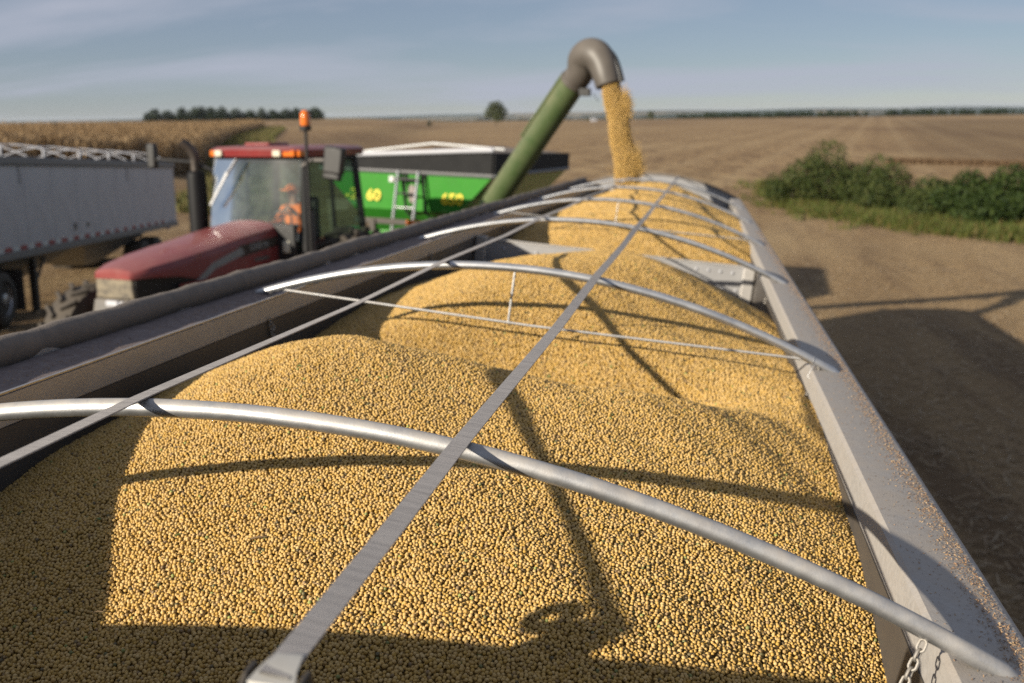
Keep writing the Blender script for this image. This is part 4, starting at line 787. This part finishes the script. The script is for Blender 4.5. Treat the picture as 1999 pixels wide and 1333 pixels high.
# falling stream of beans
n_ = 52000; t_ = rng.random(n_) ** .9; top = np.array([-1.35, 14.55, .42]); bot = np.array([-1.02, 14.02, -1.02])
cen = top + (bot - top) * t_[:, None]; cen[:, 0] += .06 * (t_ * (1 - t_)) * 4 * .3
ang = rng.random(n_) * 6.283; rad = np.sqrt(rng.random(n_)) * (.135 + .045 * t_) * (1 + .06 * np.sin(t_ * 17 + 2 * np.cos(ang)))
pts = cen + np.stack([np.cos(ang) * rad, np.sin(ang) * rad, rng.normal(0, .01, n_)], -1)
st_ = rng.random(n_) < .035; pts[st_] += rng.normal(0, .055, (st_.sum(), 3)) * (.4 + t_[st_])[:, None]
lob = rng.random(n_) < .10; lt = np.where(rng.random(n_) < .5, .22, .78) + rng.normal(0, .06, n_); lc = top + (bot - top) * lt[:, None] + np.array([.17, -.03, 0]); pts[lob] = lc[lob] + rng.normal(0, .045, (lob.sum(), 3))
me = bpy.data.meshes.new('soybean_stream'); me.from_pydata(pts.tolist(), [], []); stream = bpy.data.objects.new('soybean_stream', me); C.objects.link(stream); me.materials.append(M_bean)
tag(stream, 'stream of soybeans falling from the auger spout into the trailer', 'soybeans', kind='stuff')
g, gi, go = new_gn('stream_scatter'); nn = g.nodes.new; ll = g.links.new
bm2 = bean_mesh(.0056, 2); io = nn('GeometryNodeInstanceOnPoints'); ll(gi.outputs[0], io.inputs['Points']); ll(bm2, io.inputs['Instance'])
rr_ = nn('FunctionNodeRandomValue'); rr_.data_type = 'FLOAT_VECTOR'; rr_.inputs[1].default_value = (6.28, 6.28, 6.28); ll(rr_.outputs[0], io.inputs['Rotation'])
rs = nn('FunctionNodeRandomValue'); rs.data_type = 'FLOAT'; rs.inputs[2].default_value = .7; rs.inputs[3].default_value = 1.15; ll(rs.outputs[1], io.inputs['Scale']); ll(io.outputs[0], go.inputs[0])
md = stream.modifiers.new('scatter', 'NODES'); md.node_group = g

# ------------------------------------------------------------------ white hopper trailer and its truck
WY = .265; WP = -.056; WO = Vector((-13.6, 15.27, -3.72))
wt = thing('hopper_trailer', 'white hopper-bottom grain trailer with red and white tape parked beside the corn', 'grain trailer', WO, (WP, 0, WY))
def wp(mb, name, m, parent=None, **k): return mb.build(name, m, parent or wt, **k)
HB = 1.32; HT = 3.02; WL0 = -2.6; WL1 = 12.9
q = MB(); q.box((0, (WL0 + WL1) / 2, (HB + HT) / 2), (2.40, WL1 - WL0, HT - HB)); wp(q, 'body', M_white)
np_ = 11; pw = (WL1 - WL0) / np_; pan = None
for s in (-1, 1):
    for k in range(np_):
        if pan is None:
            q = MB(); q.box((0, 0, 0), (.02, pw - .016, HT - HB - .14)); pan = wp(q, 'side_panel', M_white, bevel=.004); o = pan
        else: o = pan.copy(); C.objects.link(o)
        o.location = (s * 1.209, WL0 + pw * (k + .5), (HB + HT) / 2)
for s in (-1, 1):
    q = MB(); q.box((s * 1.22, (WL0 + WL1) / 2, HT + .02), (.10, WL1 - WL0 + .04, .16)); wp(q, 'top_rail', M_trail_rail, bevel=.02)
    q = MB(); q.box((s * 1.21, (WL0 + WL1) / 2, HB - .03), (.09, WL1 - WL0 + .04, .15)); wp(q, 'bottom_rail', M_trail_rail, bevel=.01)
tape = {}
for k in range(40):
    mm = M_redtape if k % 2 == 0 else M_whitetape
    if k % 2 not in tape:
        q = MB(); q.box((0, 0, 0), (.004, .30, .085)); tape[k % 2] = wp(q, 'reflective_tape', mm, smooth=False); o = tape[k % 2]
    else: o = tape[k % 2].copy(); C.objects.link(o)
    o.location = (1.2225, WL0 + .4 + k * .355, HB + .085)
bow = None
for k in range(8):
    y = WL0 + .3 + k * (WL1 - WL0 - .6) / 7
    if bow is None:
        q = MB(); q.tube([(x, 0, .30 * (1 - (x / 1.2) ** 2)) for x in np.linspace(-1.2, 1.2, 15)], .013, 6); bow = wp(q, 'tarp_bow', M_white); o = bow
    else: o = bow.copy(); C.objects.link(o)
    o.location = (0, y, HT + .12)
for x in (0,):
    q = MB(); q.tube([(x, WL0 + .3, HT + .12 + .30 * (1 - (x / 1.2) ** 2)), (x, WL1 - .3, HT + .12 + .30 * (1 - (x / 1.2) ** 2))], .012, 6); wp(q, 'ridge_strap', M_white)
bk = None
for k in range(7):
    if bk is None:
        q = MB(); q.box((0, 0, 0), (.04, .07, .16)); bk = wp(q, 'bow_bracket', M_white, bevel=.01); o = bk
    else: o = bk.copy(); C.objects.link(o)
    o.location = (1.19, WL0 + 1.35 + k * 2.06, HT + .19)
for y in (4.2, 5.0): q = MB(); q.box((1.226, y, 1.66), (.012, .13, .15 if y < 5 else .09)); wp(q, 'emblem', M_dark)
for y in (1.4, 8.2): q = MB(); q.tube([(1.235, y, HT - .06), (1.24, y + .02, HT - .3), (1.235, y + .05, HT - .42)], .008, 6); wp(q, 'tarp_chain', M_grey_plastic)
for yc in (2.0, 7.6):
    q = MB(); q.loft([[(-1.1, yc - 2.6, HB - .1), (1.1, yc - 2.6, HB - .1), (1.1, yc + 2.6, HB - .1), (-1.1, yc + 2.6, HB - .1)], [(-.35, yc - .5, .55), (.35, yc - .5, .55), (.35, yc + .5, .55), (-.35, yc + .5, .55)]]); wp(q, 'hopper', M_trail_rail)
for s in (-1, 1):
    q = MB(); q.box((s * .95, 2.35, .62), (.13, .13, 1.22)); q.box((s * .95, 2.35, .03), (.26, .26, .03)); q.tube([(s * .95, 2.35, .5), (s * .95, 3.1, 1.2)], .03, 6); wp(q, 'landing_leg', M_dark)
for y in (9.6, 10.9):
    for s in (-1, 1): wheel(wt, (s * .92, y, .51), (s, 0, 0), .51, .52)
q = MB(); q.box((0, 10.2, 1.05), (.9, 3.2, .2)); wp(q, 'rear_frame', M_dark)
q = MB(); q.box((1.2, 11.9, HB - .05), (.06, .3, .2)); wp(q, 'blue_lamp', mat('blue_panel', (.03, .05, .25), .4))
truck = thing('semi_truck', 'dark semi truck coupled under the nose of the white trailer', 'truck', WO + Euler((WP, 0, WY)).to_matrix() @ Vector((0, -1.45, 0)), (WP, 0, WY))
q = MB(); q.box((0, -1.6, .95), (.95, 7.4, .28)); q.build('truck_frame', M_dark, truck, bevel=.02)
for y in (.15, 1.45):
    for s in (-1, 1): wheel(truck, (s * .95, y + .35, .52), (s, 0, 0), .52, .54)
for s in (-1, 1): wheel(truck, (s * 1.0, -5.0, .52), (s, 0, 0), .52, .3)
for s in (-1, 1):
    q = MB(); q.box((s * .95, 2.52, .62), (.62, .015, .8)); q.build('mud_flap', M_rubber, truck)
    q = MB(); q.tube([(s * 1.0, -2.9, .75), (s * 1.0, -1.3, .75)], .32, 20); q.build('fuel_tank', M_chrome, truck)
q = MB(); q.loft([[(-1.1, -3.9, .9), (1.1, -3.9, .9), (1.1, -1.9, .9), (-1.1, -1.9, .9)], [(-1.1, -3.8, 1.9), (1.1, -3.8, 1.9), (1.1, -1.9, 1.9), (-1.1, -1.9, 1.9)], [(-1.0, -3.3, 2.7), (1.0, -3.3, 2.7), (1.0, -1.9, 2.75), (-1.0, -1.9, 2.75)]]); q.build('cab', M_trail_rail, truck, bevel=.05)
q = MB(); q.loft([[(-.75, -6.0, .7), (.75, -6.0, .7), (.95, -3.9, .7), (-.95, -3.9, .7)], [(-.7, -6.0, 1.55), (.7, -6.0, 1.55), (.9, -3.9, 1.8), (-.9, -3.9, 1.8)]]); q.build('engine_hood', M_trail_rail, truck, bevel=.06)
q = MB(); q.add([(-.95, -3.83, 1.95), (.95, -3.83, 1.95), (.88, -3.37, 2.62), (-.88, -3.37, 2.62)], [(0, 1, 2, 3)]); q.build('windscreen', M_side_glass, truck)

# ------------------------------------------------------------------ vegetation
def leaf_cloud(n, blobs, size, seed, flat=.5):
    r_ = np.random.default_rng(seed); V = []; F = []; wts = np.array([b[3] ** 2 for b in blobs]); wts /= wts.sum()
    for i in range(n):
        b = blobs[r_.choice(len(blobs), p=wts)]; d = r_.normal(size=3); d /= np.linalg.norm(d); rad = b[3] * (.55 + .5 * r_.random() ** .6)
        c = np.array(b[:3]) + d * rad * np.array([1, 1, b[4] if len(b) > 4 else .9])
        if c[2] < .02: c[2] = .02 + .2 * r_.random()
        nrm = d * .6 + r_.normal(size=3) * .6; nrm /= np.linalg.norm(nrm); u = np.cross(nrm, r_.normal(size=3)); u /= np.linalg.norm(u); v = np.cross(nrm, u); s = size * (.6 + .8 * r_.random())
        o = len(V); V += [tuple(c - u * s), tuple(c + v * s * .5 - u * s * .1), tuple(c + u * s), tuple(c - v * s * .5 + u * s * .1)]; F.append((o, o + 1, o + 2, o + 3))
    return V, F
def plant(name, label, cat, loc, n, blobs, size, m, seed, group=None, trunk=None, crown='crown', rz=0):
    o = thing(name, label, cat, loc, (0, 0, rz), group); V, F = leaf_cloud(n, blobs, size, seed); me = bpy.data.meshes.new(crown); me.from_pydata(V, [], F); me.materials.append(m)
    c = bpy.data.objects.new(crown, me); C.objects.link(c); c.parent = o
    if trunk:
        h, r0, lim = trunk; q = MB(); q.tube([(0, 0, -.1), (.02 * h, 0, h * .5), (0, .03 * h, h)], [r0, r0 * .8, r0 * .45], 8)
        rr2 = random.Random(seed)
        for k in range(lim):
            a = rr2.random() * 6.28; z = h * (.45 + .4 * rr2.random()); q.tube([(0, 0, z), (math.cos(a) * h * .3, math.sin(a) * h * .3, z + h * .35)], [r0 * .5, r0 * .15], 6)
        q.build('trunk', M_bark, o)
    return o
G_sh = 'shrubs of the hedge on the right'
def shrub(x, y, h, rx, label, m, seed, n=2600, group=G_sh):
    h *= 1.18; rx *= 1.1
    r_ = random.Random(seed); bl = []
    for k in range(11):
        a = r_.random() * 6.28; d = rx * .62 * math.sqrt(r_.random()); zz = h * (.25 + .45 * r_.random()) * (1 - .35 * d / rx); bl.append((math.cos(a) * d, math.sin(a) * d * .8, zz, rx * (.30 + .16 * r_.random())))
    bl.append((0, 0, h * .66, rx * .42))
    return plant('shrub', label, 'shrub', (x, y, Tz(x, y)), int(n * 1.9), bl, .085, m, seed, group, (h * .5, .06, 6), 'foliage')
shrub(4.8, 57.5, 1.8, 1.6, 'low outlying shrub at the tip of the right hedge beside the stubble', M_shrub, 11, 1400)
shrub(6.5, 56.5, 3.15, 2.5, 'tallest rounded green shrub at the far end of the right hedge', M_shrub, 12, 3800)
shrub(8.7, 54.0, 2.5, 2.1, 'mid green shrub sloping down behind the tallest hedge shrub', M_shrub, 13, 2600)
shrub(10.6, 50.5, 1.6, 1.7, 'low olive shrub in the dip of the right hedge', M_shrub, 14, 1800)
shrub(11.4, 47.0, 2.1, 1.6, 'dark dense shrub on the near side of the hedge dip', M_shrub2, 15, 2400)
shrub(12.9, 46.0, 2.3, 1.8, 'dark shrub in the middle of the near hedge section', M_shrub2, 16, 2600)
shrub(14.4, 45.0, 2.9, 1.5, 'upright dark shrub with a pointed top by the frame edge', M_shrub2, 17, 2600)
shrub(15.9, 43.0, 2.5, 2.0, 'dark green shrub cut by the right edge of the picture', M_shrub2, 18, 2600)
shrub(8.6, 51.8, 1.3, 1.5, 'low leafy filler shrub at the front foot of the tallest hedge shrub', M_shrub, 20, 1500)
shrub(10.0, 47.9, 1.2, 1.3, 'small weedy shrub in front of the hedge dip on the grass', M_shrub, 21, 1200)
shrub(11.6, 44.4, 1.3, 1.4, 'low dark filler shrub in front of the near hedge section', M_shrub2, 22, 1400)
shrub(13.7, 42.3, 1.5, 1.3, 'low dark shrub in front of the pointed dark shrub', M_shrub2, 19, 1600)

def scatter_stuff(name, label, cat, pts, rots, scales, mesh, group=None):
    me = bpy.data.meshes.new(name); me.from_pydata(pts, [], [])
    a = me.attributes.new('rz', 'FLOAT', 'POINT'); a.data.foreach_set('value', rots); a = me.attributes.new('sz', 'FLOAT', 'POINT'); a.data.foreach_set('value', scales)
    o = bpy.data.objects.new(name, me); C.objects.link(o); tag(o, label, cat, group, 'stuff')
    g, gi, go = new_gn(name + '_nodes'); n = g.nodes.new; l = g.links.new
    V, F, m = mesh; sm_ = bpy.data.meshes.new(name + '_unit'); sm_.from_pydata(V, [], F); sm_.materials.append(m); me.materials.append(m)
    src = bpy.data.objects.new(name + '_unit', sm_)
    oi = n('GeometryNodeObjectInfo'); oi.inputs['Object'].default_value = src; oi.inputs['As Instance'].default_value = True
    io = n('GeometryNodeInstanceOnPoints'); l(gi.outputs[0], io.inputs['Points']); l(oi.outputs['Geometry'], io.inputs['Instance'])
    na = n('GeometryNodeInputNamedAttribute'); na.data_type = 'FLOAT'; na.inputs['Name'].default_value = 'rz'; cx_ = n('ShaderNodeCombineXYZ'); l(na.outputs[0], cx_.inputs[2]); l(cx_.outputs[0], io.inputs['Rotation'])
    nb_ = n('GeometryNodeInputNamedAttribute'); nb_.data_type = 'FLOAT'; nb_.inputs['Name'].default_value = 'sz'; l(nb_.outputs[0], io.inputs['Scale']); l(io.outputs[0], go.inputs[0])
    mm = o.modifiers.new('scatter', 'NODES'); mm.node_group = g; return o
def blades(n, h, spread, wd, seed, lean=.35):
    r_ = np.random.default_rng(seed); V = []; F = []
    for i in range(n):
        x, y = r_.normal(0, spread, 2); a = r_.random() * 6.28; hh = h * (.5 + .7 * r_.random()); lx, ly = math.cos(a) * lean * hh, math.sin(a) * lean * hh; px_, py_ = -math.sin(a) * wd, math.cos(a) * wd; o = len(V)
        V += [(x - px_, y - py_, 0), (x + px_, y + py_, 0), (x + px_ * .7 + lx * .4, y + py_ * .7 + ly * .4, hh * .6), (x - px_ * .7 + lx * .4, y - py_ * .7 + ly * .4, hh * .6), (x + lx, y + ly, hh)]
        F += [(o, o + 1, o + 2, o + 3), (o + 3, o + 2, o + 4)]
    return V, F
def inpoly(x, y, poly):
    r_ = np.zeros(len(x), bool); n = len(poly)
    for i in range(n):
        x0, y0 = poly[i]; x1, y1 = poly[(i + 1) % n]; c = ((y0 > y) != (y1 > y)) & (x < (x1 - x0) * (y - y0) / (y1 - y0 + 1e-12) + x0); r_ ^= c
    return r_
def poly_points(poly, n, rg):
    P = np.array(poly); lo = P.min(0); hi = P.max(0); out = []
    while len(out) < n:
        q_ = lo + (hi - lo) * rg.random((n * 3, 2)); k = inpoly(q_[:, 0], q_[:, 1], poly); out += q_[k].tolist()
    return np.array(out[:n])
# grass verge below the hedge
vp = [(4.4, 76), (3.9, 64), (4.2, 57), (5.2, 50.2), (7.0, 45.6), (9.3, 40.8), (11.3, 38.4), (16, 34), (19, 40), (15, 45), (11.5, 50), (9, 56), (6.2, 66), (5.2, 76)]
gp = poly_points(vp, 5200, rng); gp += rng.normal(0, .35, gp.shape) + (rng.random(5200) < .12)[:, None] * rng.normal(0, 1.3, gp.shape); gz = T(gp[:, 0], gp[:, 1]); V, F = blades(18, .30, .16, .02, 3, .5)
scatter_stuff('grass', 'rough green verge grass growing along the foot of the hedge', 'grass', np.column_stack([gp, gz]).tolist(), rng.random(5200) * 6.28, .35 + 1.3 * rng.random(5200) ** 2.0, (V, F, M_grass))
# green bank beside the corn on the left
vp = [(-21, 42), (-19.5, 46), (-27, 62), (-63, 140), (-121, 280), (-128, 280), (-70, 142), (-34, 64), (-27, 50), (-25, 42)]
gp = poly_points(vp, 5200, rng); kk = rng.random(5200); gz = T(gp[:, 0], gp[:, 1]); gs = np.where(gp[:, 1] > 90, 1.3, .9) * (.7 + .7 * rng.random(5200))
V, F = blades(16, .5, .25, .035, 5)
scatter_stuff('grass', 'green waterway grass running up beside the standing corn', 'grass', np.column_stack([gp, gz]).tolist(), kk * 6.28, gs, (V, F, leaf_mat('bank_grass', [(0.06, 0.075, 0.018), (0.17, 0.13, 0.05), (0.10, 0.115, 0.028), (0.16, 0.16, 0.05), (0.24, 0.17, 0.08)])))
# standing corn
def corn_unit(seed):
    r_ = np.random.default_rng(seed); V = []; F = []
    for s in range(3):
        x, y = r_.normal(0, .22, 2); h = 2.15 + .25 * r_.normal(); o = len(V); w_ = .022
        for a in (0, 1.57):
            dx_, dy_ = math.cos(a) * w_, math.sin(a) * w_; o = len(V); V += [(x - dx_, y - dy_, 0), (x + dx_, y + dy_, 0), (x + dx_ * .5, y + dy_ * .5, h), (x - dx_ * .5, y - dy_ * .5, h)]; F.append((o, o + 1, o + 2, o + 3))
        for k in range(9):
            z = .3 + k * .19 + .06 * r_.normal(); a = r_.random() * 6.28; ln = .5 + .25 * r_.random(); ux, uy = math.cos(a), math.sin(a); px_, py_ = -uy * .045, ux * .045; o = len(V)
            V += [(x, y, z), (x + ux * ln * .5 + px_, y + uy * ln * .5 + py_, z + .22), (x + ux * ln, y + uy * ln, z - .12 - .2 * r_.random()), (x + ux * ln * .5 - px_, y + uy * ln * .5 - py_, z + .2)]; F.append((o, o + 1, o + 2, o + 3))
        for k in range(3):
            a = r_.random() * 6.28; o = len(V); V += [(x - .01, y, h - .02), (x + .01, y, h - .02), (x + math.cos(a) * .1, y + math.sin(a) * .1, h + .25)]; F.append((o, o + 1, o + 2))
    return V, F
cpoly = [(-120, 12), (-62, 16), (-40, 46), (-34, 62), (-47, 92), (-70, 142), (-128, 282), (-210, 300), (-330, 300)]
near = poly_points(cpoly, 60000, rng); dist = np.hypot(near[:, 0], near[:, 1]); keep = rng.random(60000) < np.clip((95 / dist) ** 1.6, .16, 1); cpnt = near[keep]
edge = []
el = [(-62, 16), (-40, 46), (-34, 62), (-47, 92), (-70, 142), (-128, 282)]
for (p0, p1) in zip(el[:-1], el[1:]):
    ln = math.hypot(p1[0] - p0[0], p1[1] - p0[1]); k_ = int(ln * 9); f_ = rng.random(k_); off_ = rng.random(k_) * 5; nxn = np.array([-(p1[1] - p0[1]), p1[0] - p0[0]]) / ln; edge.append(np.array(p0) + f_[:, None] * (np.array(p1) - np.array(p0)) + nxn * off_[:, None])
cpnt = np.concatenate([cpnt] + edge); cz_ = T(cpnt[:, 0], cpnt[:, 1]); V, F = corn_unit(4); nC = len(cpnt)
scatter_stuff('corn', 'standing field of dry tan corn behind the white trailer', 'corn', np.column_stack([cpnt, cz_]).tolist(), rng.random(nC) * 6.28, .88 + .22 * rng.random(nC), (V, F, M_corn))
# uncut dark strip beyond the hedge
sp2 = [(17.6, 104.2), (17.8, 102.6), (29, 95.2), (60, 76), (60, 78), (29, 97)]
gp = poly_points(sp2, 2600, rng); V, F = blades(14, .5, .2, .03, 9, .2)
scatter_stuff('crop_strip', 'dark uncut strip of dry crop across the stubble beyond the hedge', 'crop strip', np.column_stack([gp, T(gp[:, 0], gp[:, 1])]).tolist(), rng.random(2600) * 6.28, .7 + .5 * rng.random(2600), (V, F, leaf_mat('dry_crop', [(0.10, 0.065, 0.035), (0.16, 0.10, 0.055), (0.22, 0.145, 0.08)])))
# straw lying on the stubble near the trailer
gp = np.column_stack([rng.uniform(-30, 16, 9000), 6 + 44 * rng.random(9000) ** 1.3]); V = []; F = []
r_ = np.random.default_rng(21)
for i in range(14):
    x, y = r_.normal(0, .25, 2); a = r_.random() * 6.28; l_ = .03 + .055 * r_.random(); w_ = .0045; ux, uy = math.cos(a), math.sin(a); o = len(V); z = .01 + .03 * r_.random()
    V += [(x - ux * l_ - uy * w_, y - uy * l_ + ux * w_, z), (x - ux * l_ + uy * w_, y - uy * l_ - ux * w_, z), (x + ux * l_ + uy * w_, y + uy * l_ - ux * w_, z + .02), (x + ux * l_ - uy * w_, y + uy * l_ + ux * w_, z + .02)]; F.append((o, o + 1, o + 2, o + 3))
scatter_stuff('straw', 'chopped straw scattered over the bare stubble around the vehicles', 'straw', np.column_stack([gp, T(gp[:, 0], gp[:, 1])]).tolist(), rng.random(9000) * 6.28, .8 + .8 * rng.random(9000), (V, F, M_straw))

# far trees
G_row = 'dark trees of the windbreak on the left skyline'
protos = []
row = [(-311, 536, 8.2), (-304, 541, 7.4), (-297, 544, 8.6), (-290, 548, 9.4), (-283, 551, 8.6), (-277, 554, 8.8), (-270, 557.5, 7.9), (-263.5, 561, 7.2), (-257, 564, 7.6), (-250.5, 567, 7.0), (-244.5, 569.6, 7.5), (-239, 572, 7.8), (-233.5, 574.5, 7.2), (-228.5, 576.5, 8.0)]
words = ['first dark tree at the left end of the skyline windbreak', 'short second tree beside the left end of the windbreak', 'rounded third tree from the left in the windbreak', 'tallest tree of the windbreak, above the corn left of the cab', 'broad tree right of the tallest one in the windbreak', 'sixth windbreak tree from the left with a level crown', 'seventh windbreak tree, beginning the lower right half', 'low tree at the dip in the middle of the windbreak', 'ninth windbreak tree from the left over the cab roof', 'lowest pointed tree in the right half of the windbreak', 'fourth windbreak tree from the right end', 'third windbreak tree from the right end', 'second windbreak tree from the right end', 'last dark tree at the right end of the windbreak by the beacon']
for i, (x, y, h) in enumerate(row):
    k = i % 3
    if len(protos) <= k:
        bl = [(0, 0, .52, .30, 1.2), (-.16, .1, .42, .26, 1.2), (.17, -.08, .44, .26, 1.2), (.03, .1, .74, .20, 1.2), (-.06, -.1, .30, .30, .8), (.12, .05, .25, .30, .8)]
        if k == 2: bl = [(0, 0, .35, .32, 1), (0, 0, .6, .22, 1.4), (.02, 0, .82, .13, 1.4), (-.12, .05, .3, .28, .9), (.14, 0, .28, .28, .9)]
        o = plant('windbreak_tree', words[i], 'tree', (x, y, Tz(x, y)), 900, bl, .06, M_far, 40 + k, G_row, (.6, .035, 4)); protos.append(o)
    else:
        o = copy_tree(protos[k]); o['label'] = words[i]
    o.location = (x, y, Tz(x, y) - 1.0); o.scale = (h * 1.75, h * 1.75, h * 1.08); o.rotation_euler = (0, 0, i * 1.7)
def tree(x, y, h, label, m, seed, n=1600, slim=1.0, name='tree'):
    bl = [(0, 0, .55 * h, .30 * h * slim), (-.2 * h * slim, .05 * h, .5 * h, .24 * h * slim), (.2 * h * slim, 0, .52 * h, .24 * h * slim), (.06 * h, .1 * h, .74 * h, .2 * h * slim), (-.1 * h * slim, -.06 * h, .72 * h, .19 * h * slim), (.12 * h * slim, -.1 * h, .36 * h, .2 * h * slim)]
    return plant(name, label, 'tree', (x, y, Tz(x, y) - .2), n, bl, .035 * h, m, seed, None, (.5 * h, .022 * h, 6))
tree(-85.5, 415, 11.5, 'lone round leafy tree standing in the stubble left of the auger', M_lone, 61, 2200)
tree(-106, 385, 3.6, 'small dark conical bush alone on the field above the green cart', M_far, 62, 700, .7, 'field_bush')
tree(-28, 533, 7.0, 'small tree on the field edge right of the falling beans', M_lone, 63, 700, .75)
tree(-165, 236, 3.4, 'dark bush on the corn skyline at the far left', M_far, 64, 700, 1.3, 'field_bush')
tree(-155, 252, 2.6, 'brown low bush on the corn skyline left of the windbreak', M_corn, 65, 400, 1.2, 'field_bush')
tree(-64, 560, 3.2, 'tiny shrub below the white farm building beside the auger', M_lone, 66, 300, .9, 'field_bush')
# wooded edges and hedges far off, each reads as one mass
def far_wood(x0, y0, x1, y1, h, n, seed, label):
    r_ = np.random.default_rng(seed); f_ = r_.random(n); x = x0 + (x1 - x0) * f_ + r_.normal(0, 6, n); y = y0 + (y1 - y0) * f_ + r_.normal(0, 10, n); z = T(x, y); bl = [(0, 0, .5, .34, 1.1), (.2, .1, .4, .28, 1), (-.2, -.1, .42, .28, 1)]
    V, F = leaf_cloud(160, bl, .10, seed); scatter_stuff('woodland', label, 'woodland', np.column_stack([x, y, z]).tolist(), r_.random(n) * 6.28, h * (.6 + .7 * r_.random(n)), (V, F, M_far))
far_wood(-12, 700, 95, 690, 4.2, 130, 71, 'far hedge line behind the stubble right of the falling beans')
far_wood(118, 735, 460, 640, 4.6, 260, 72, 'dark far woodland along the horizon at the right')
far_wood(-330, 1500, 320, 1500, 13, 240, 73, 'distant hazy woodland beyond the field crest')
far_wood(-700, 3000, 900, 3100, 22, 260, 74, 'blue distant woodland low on the far plain')
# white farm building
fh = thing('farmhouse', 'tiny white farm building on the field crest between auger and falling beans', 'building', (-66, 612, Tz(-66, 612)), (0, 0, .4)); fh.scale = (.5, .5, .6)
q = MB(); q.box((0, 0, 1.5), (6, 4, 3)); q.build('wall', M_white, fh); q = MB(); q.prism([(-3.2, 3.0), (3.2, 3.0), (0, 4.6)], 'y', -2.2, 2.2); q.build('roof', M_trail_rail, fh)
for x in (-1.5, 1.5): q = MB(); q.box((x, -2.01, 1.6), (.9, .06, 1.1)); q.build('window', M_dark, fh)
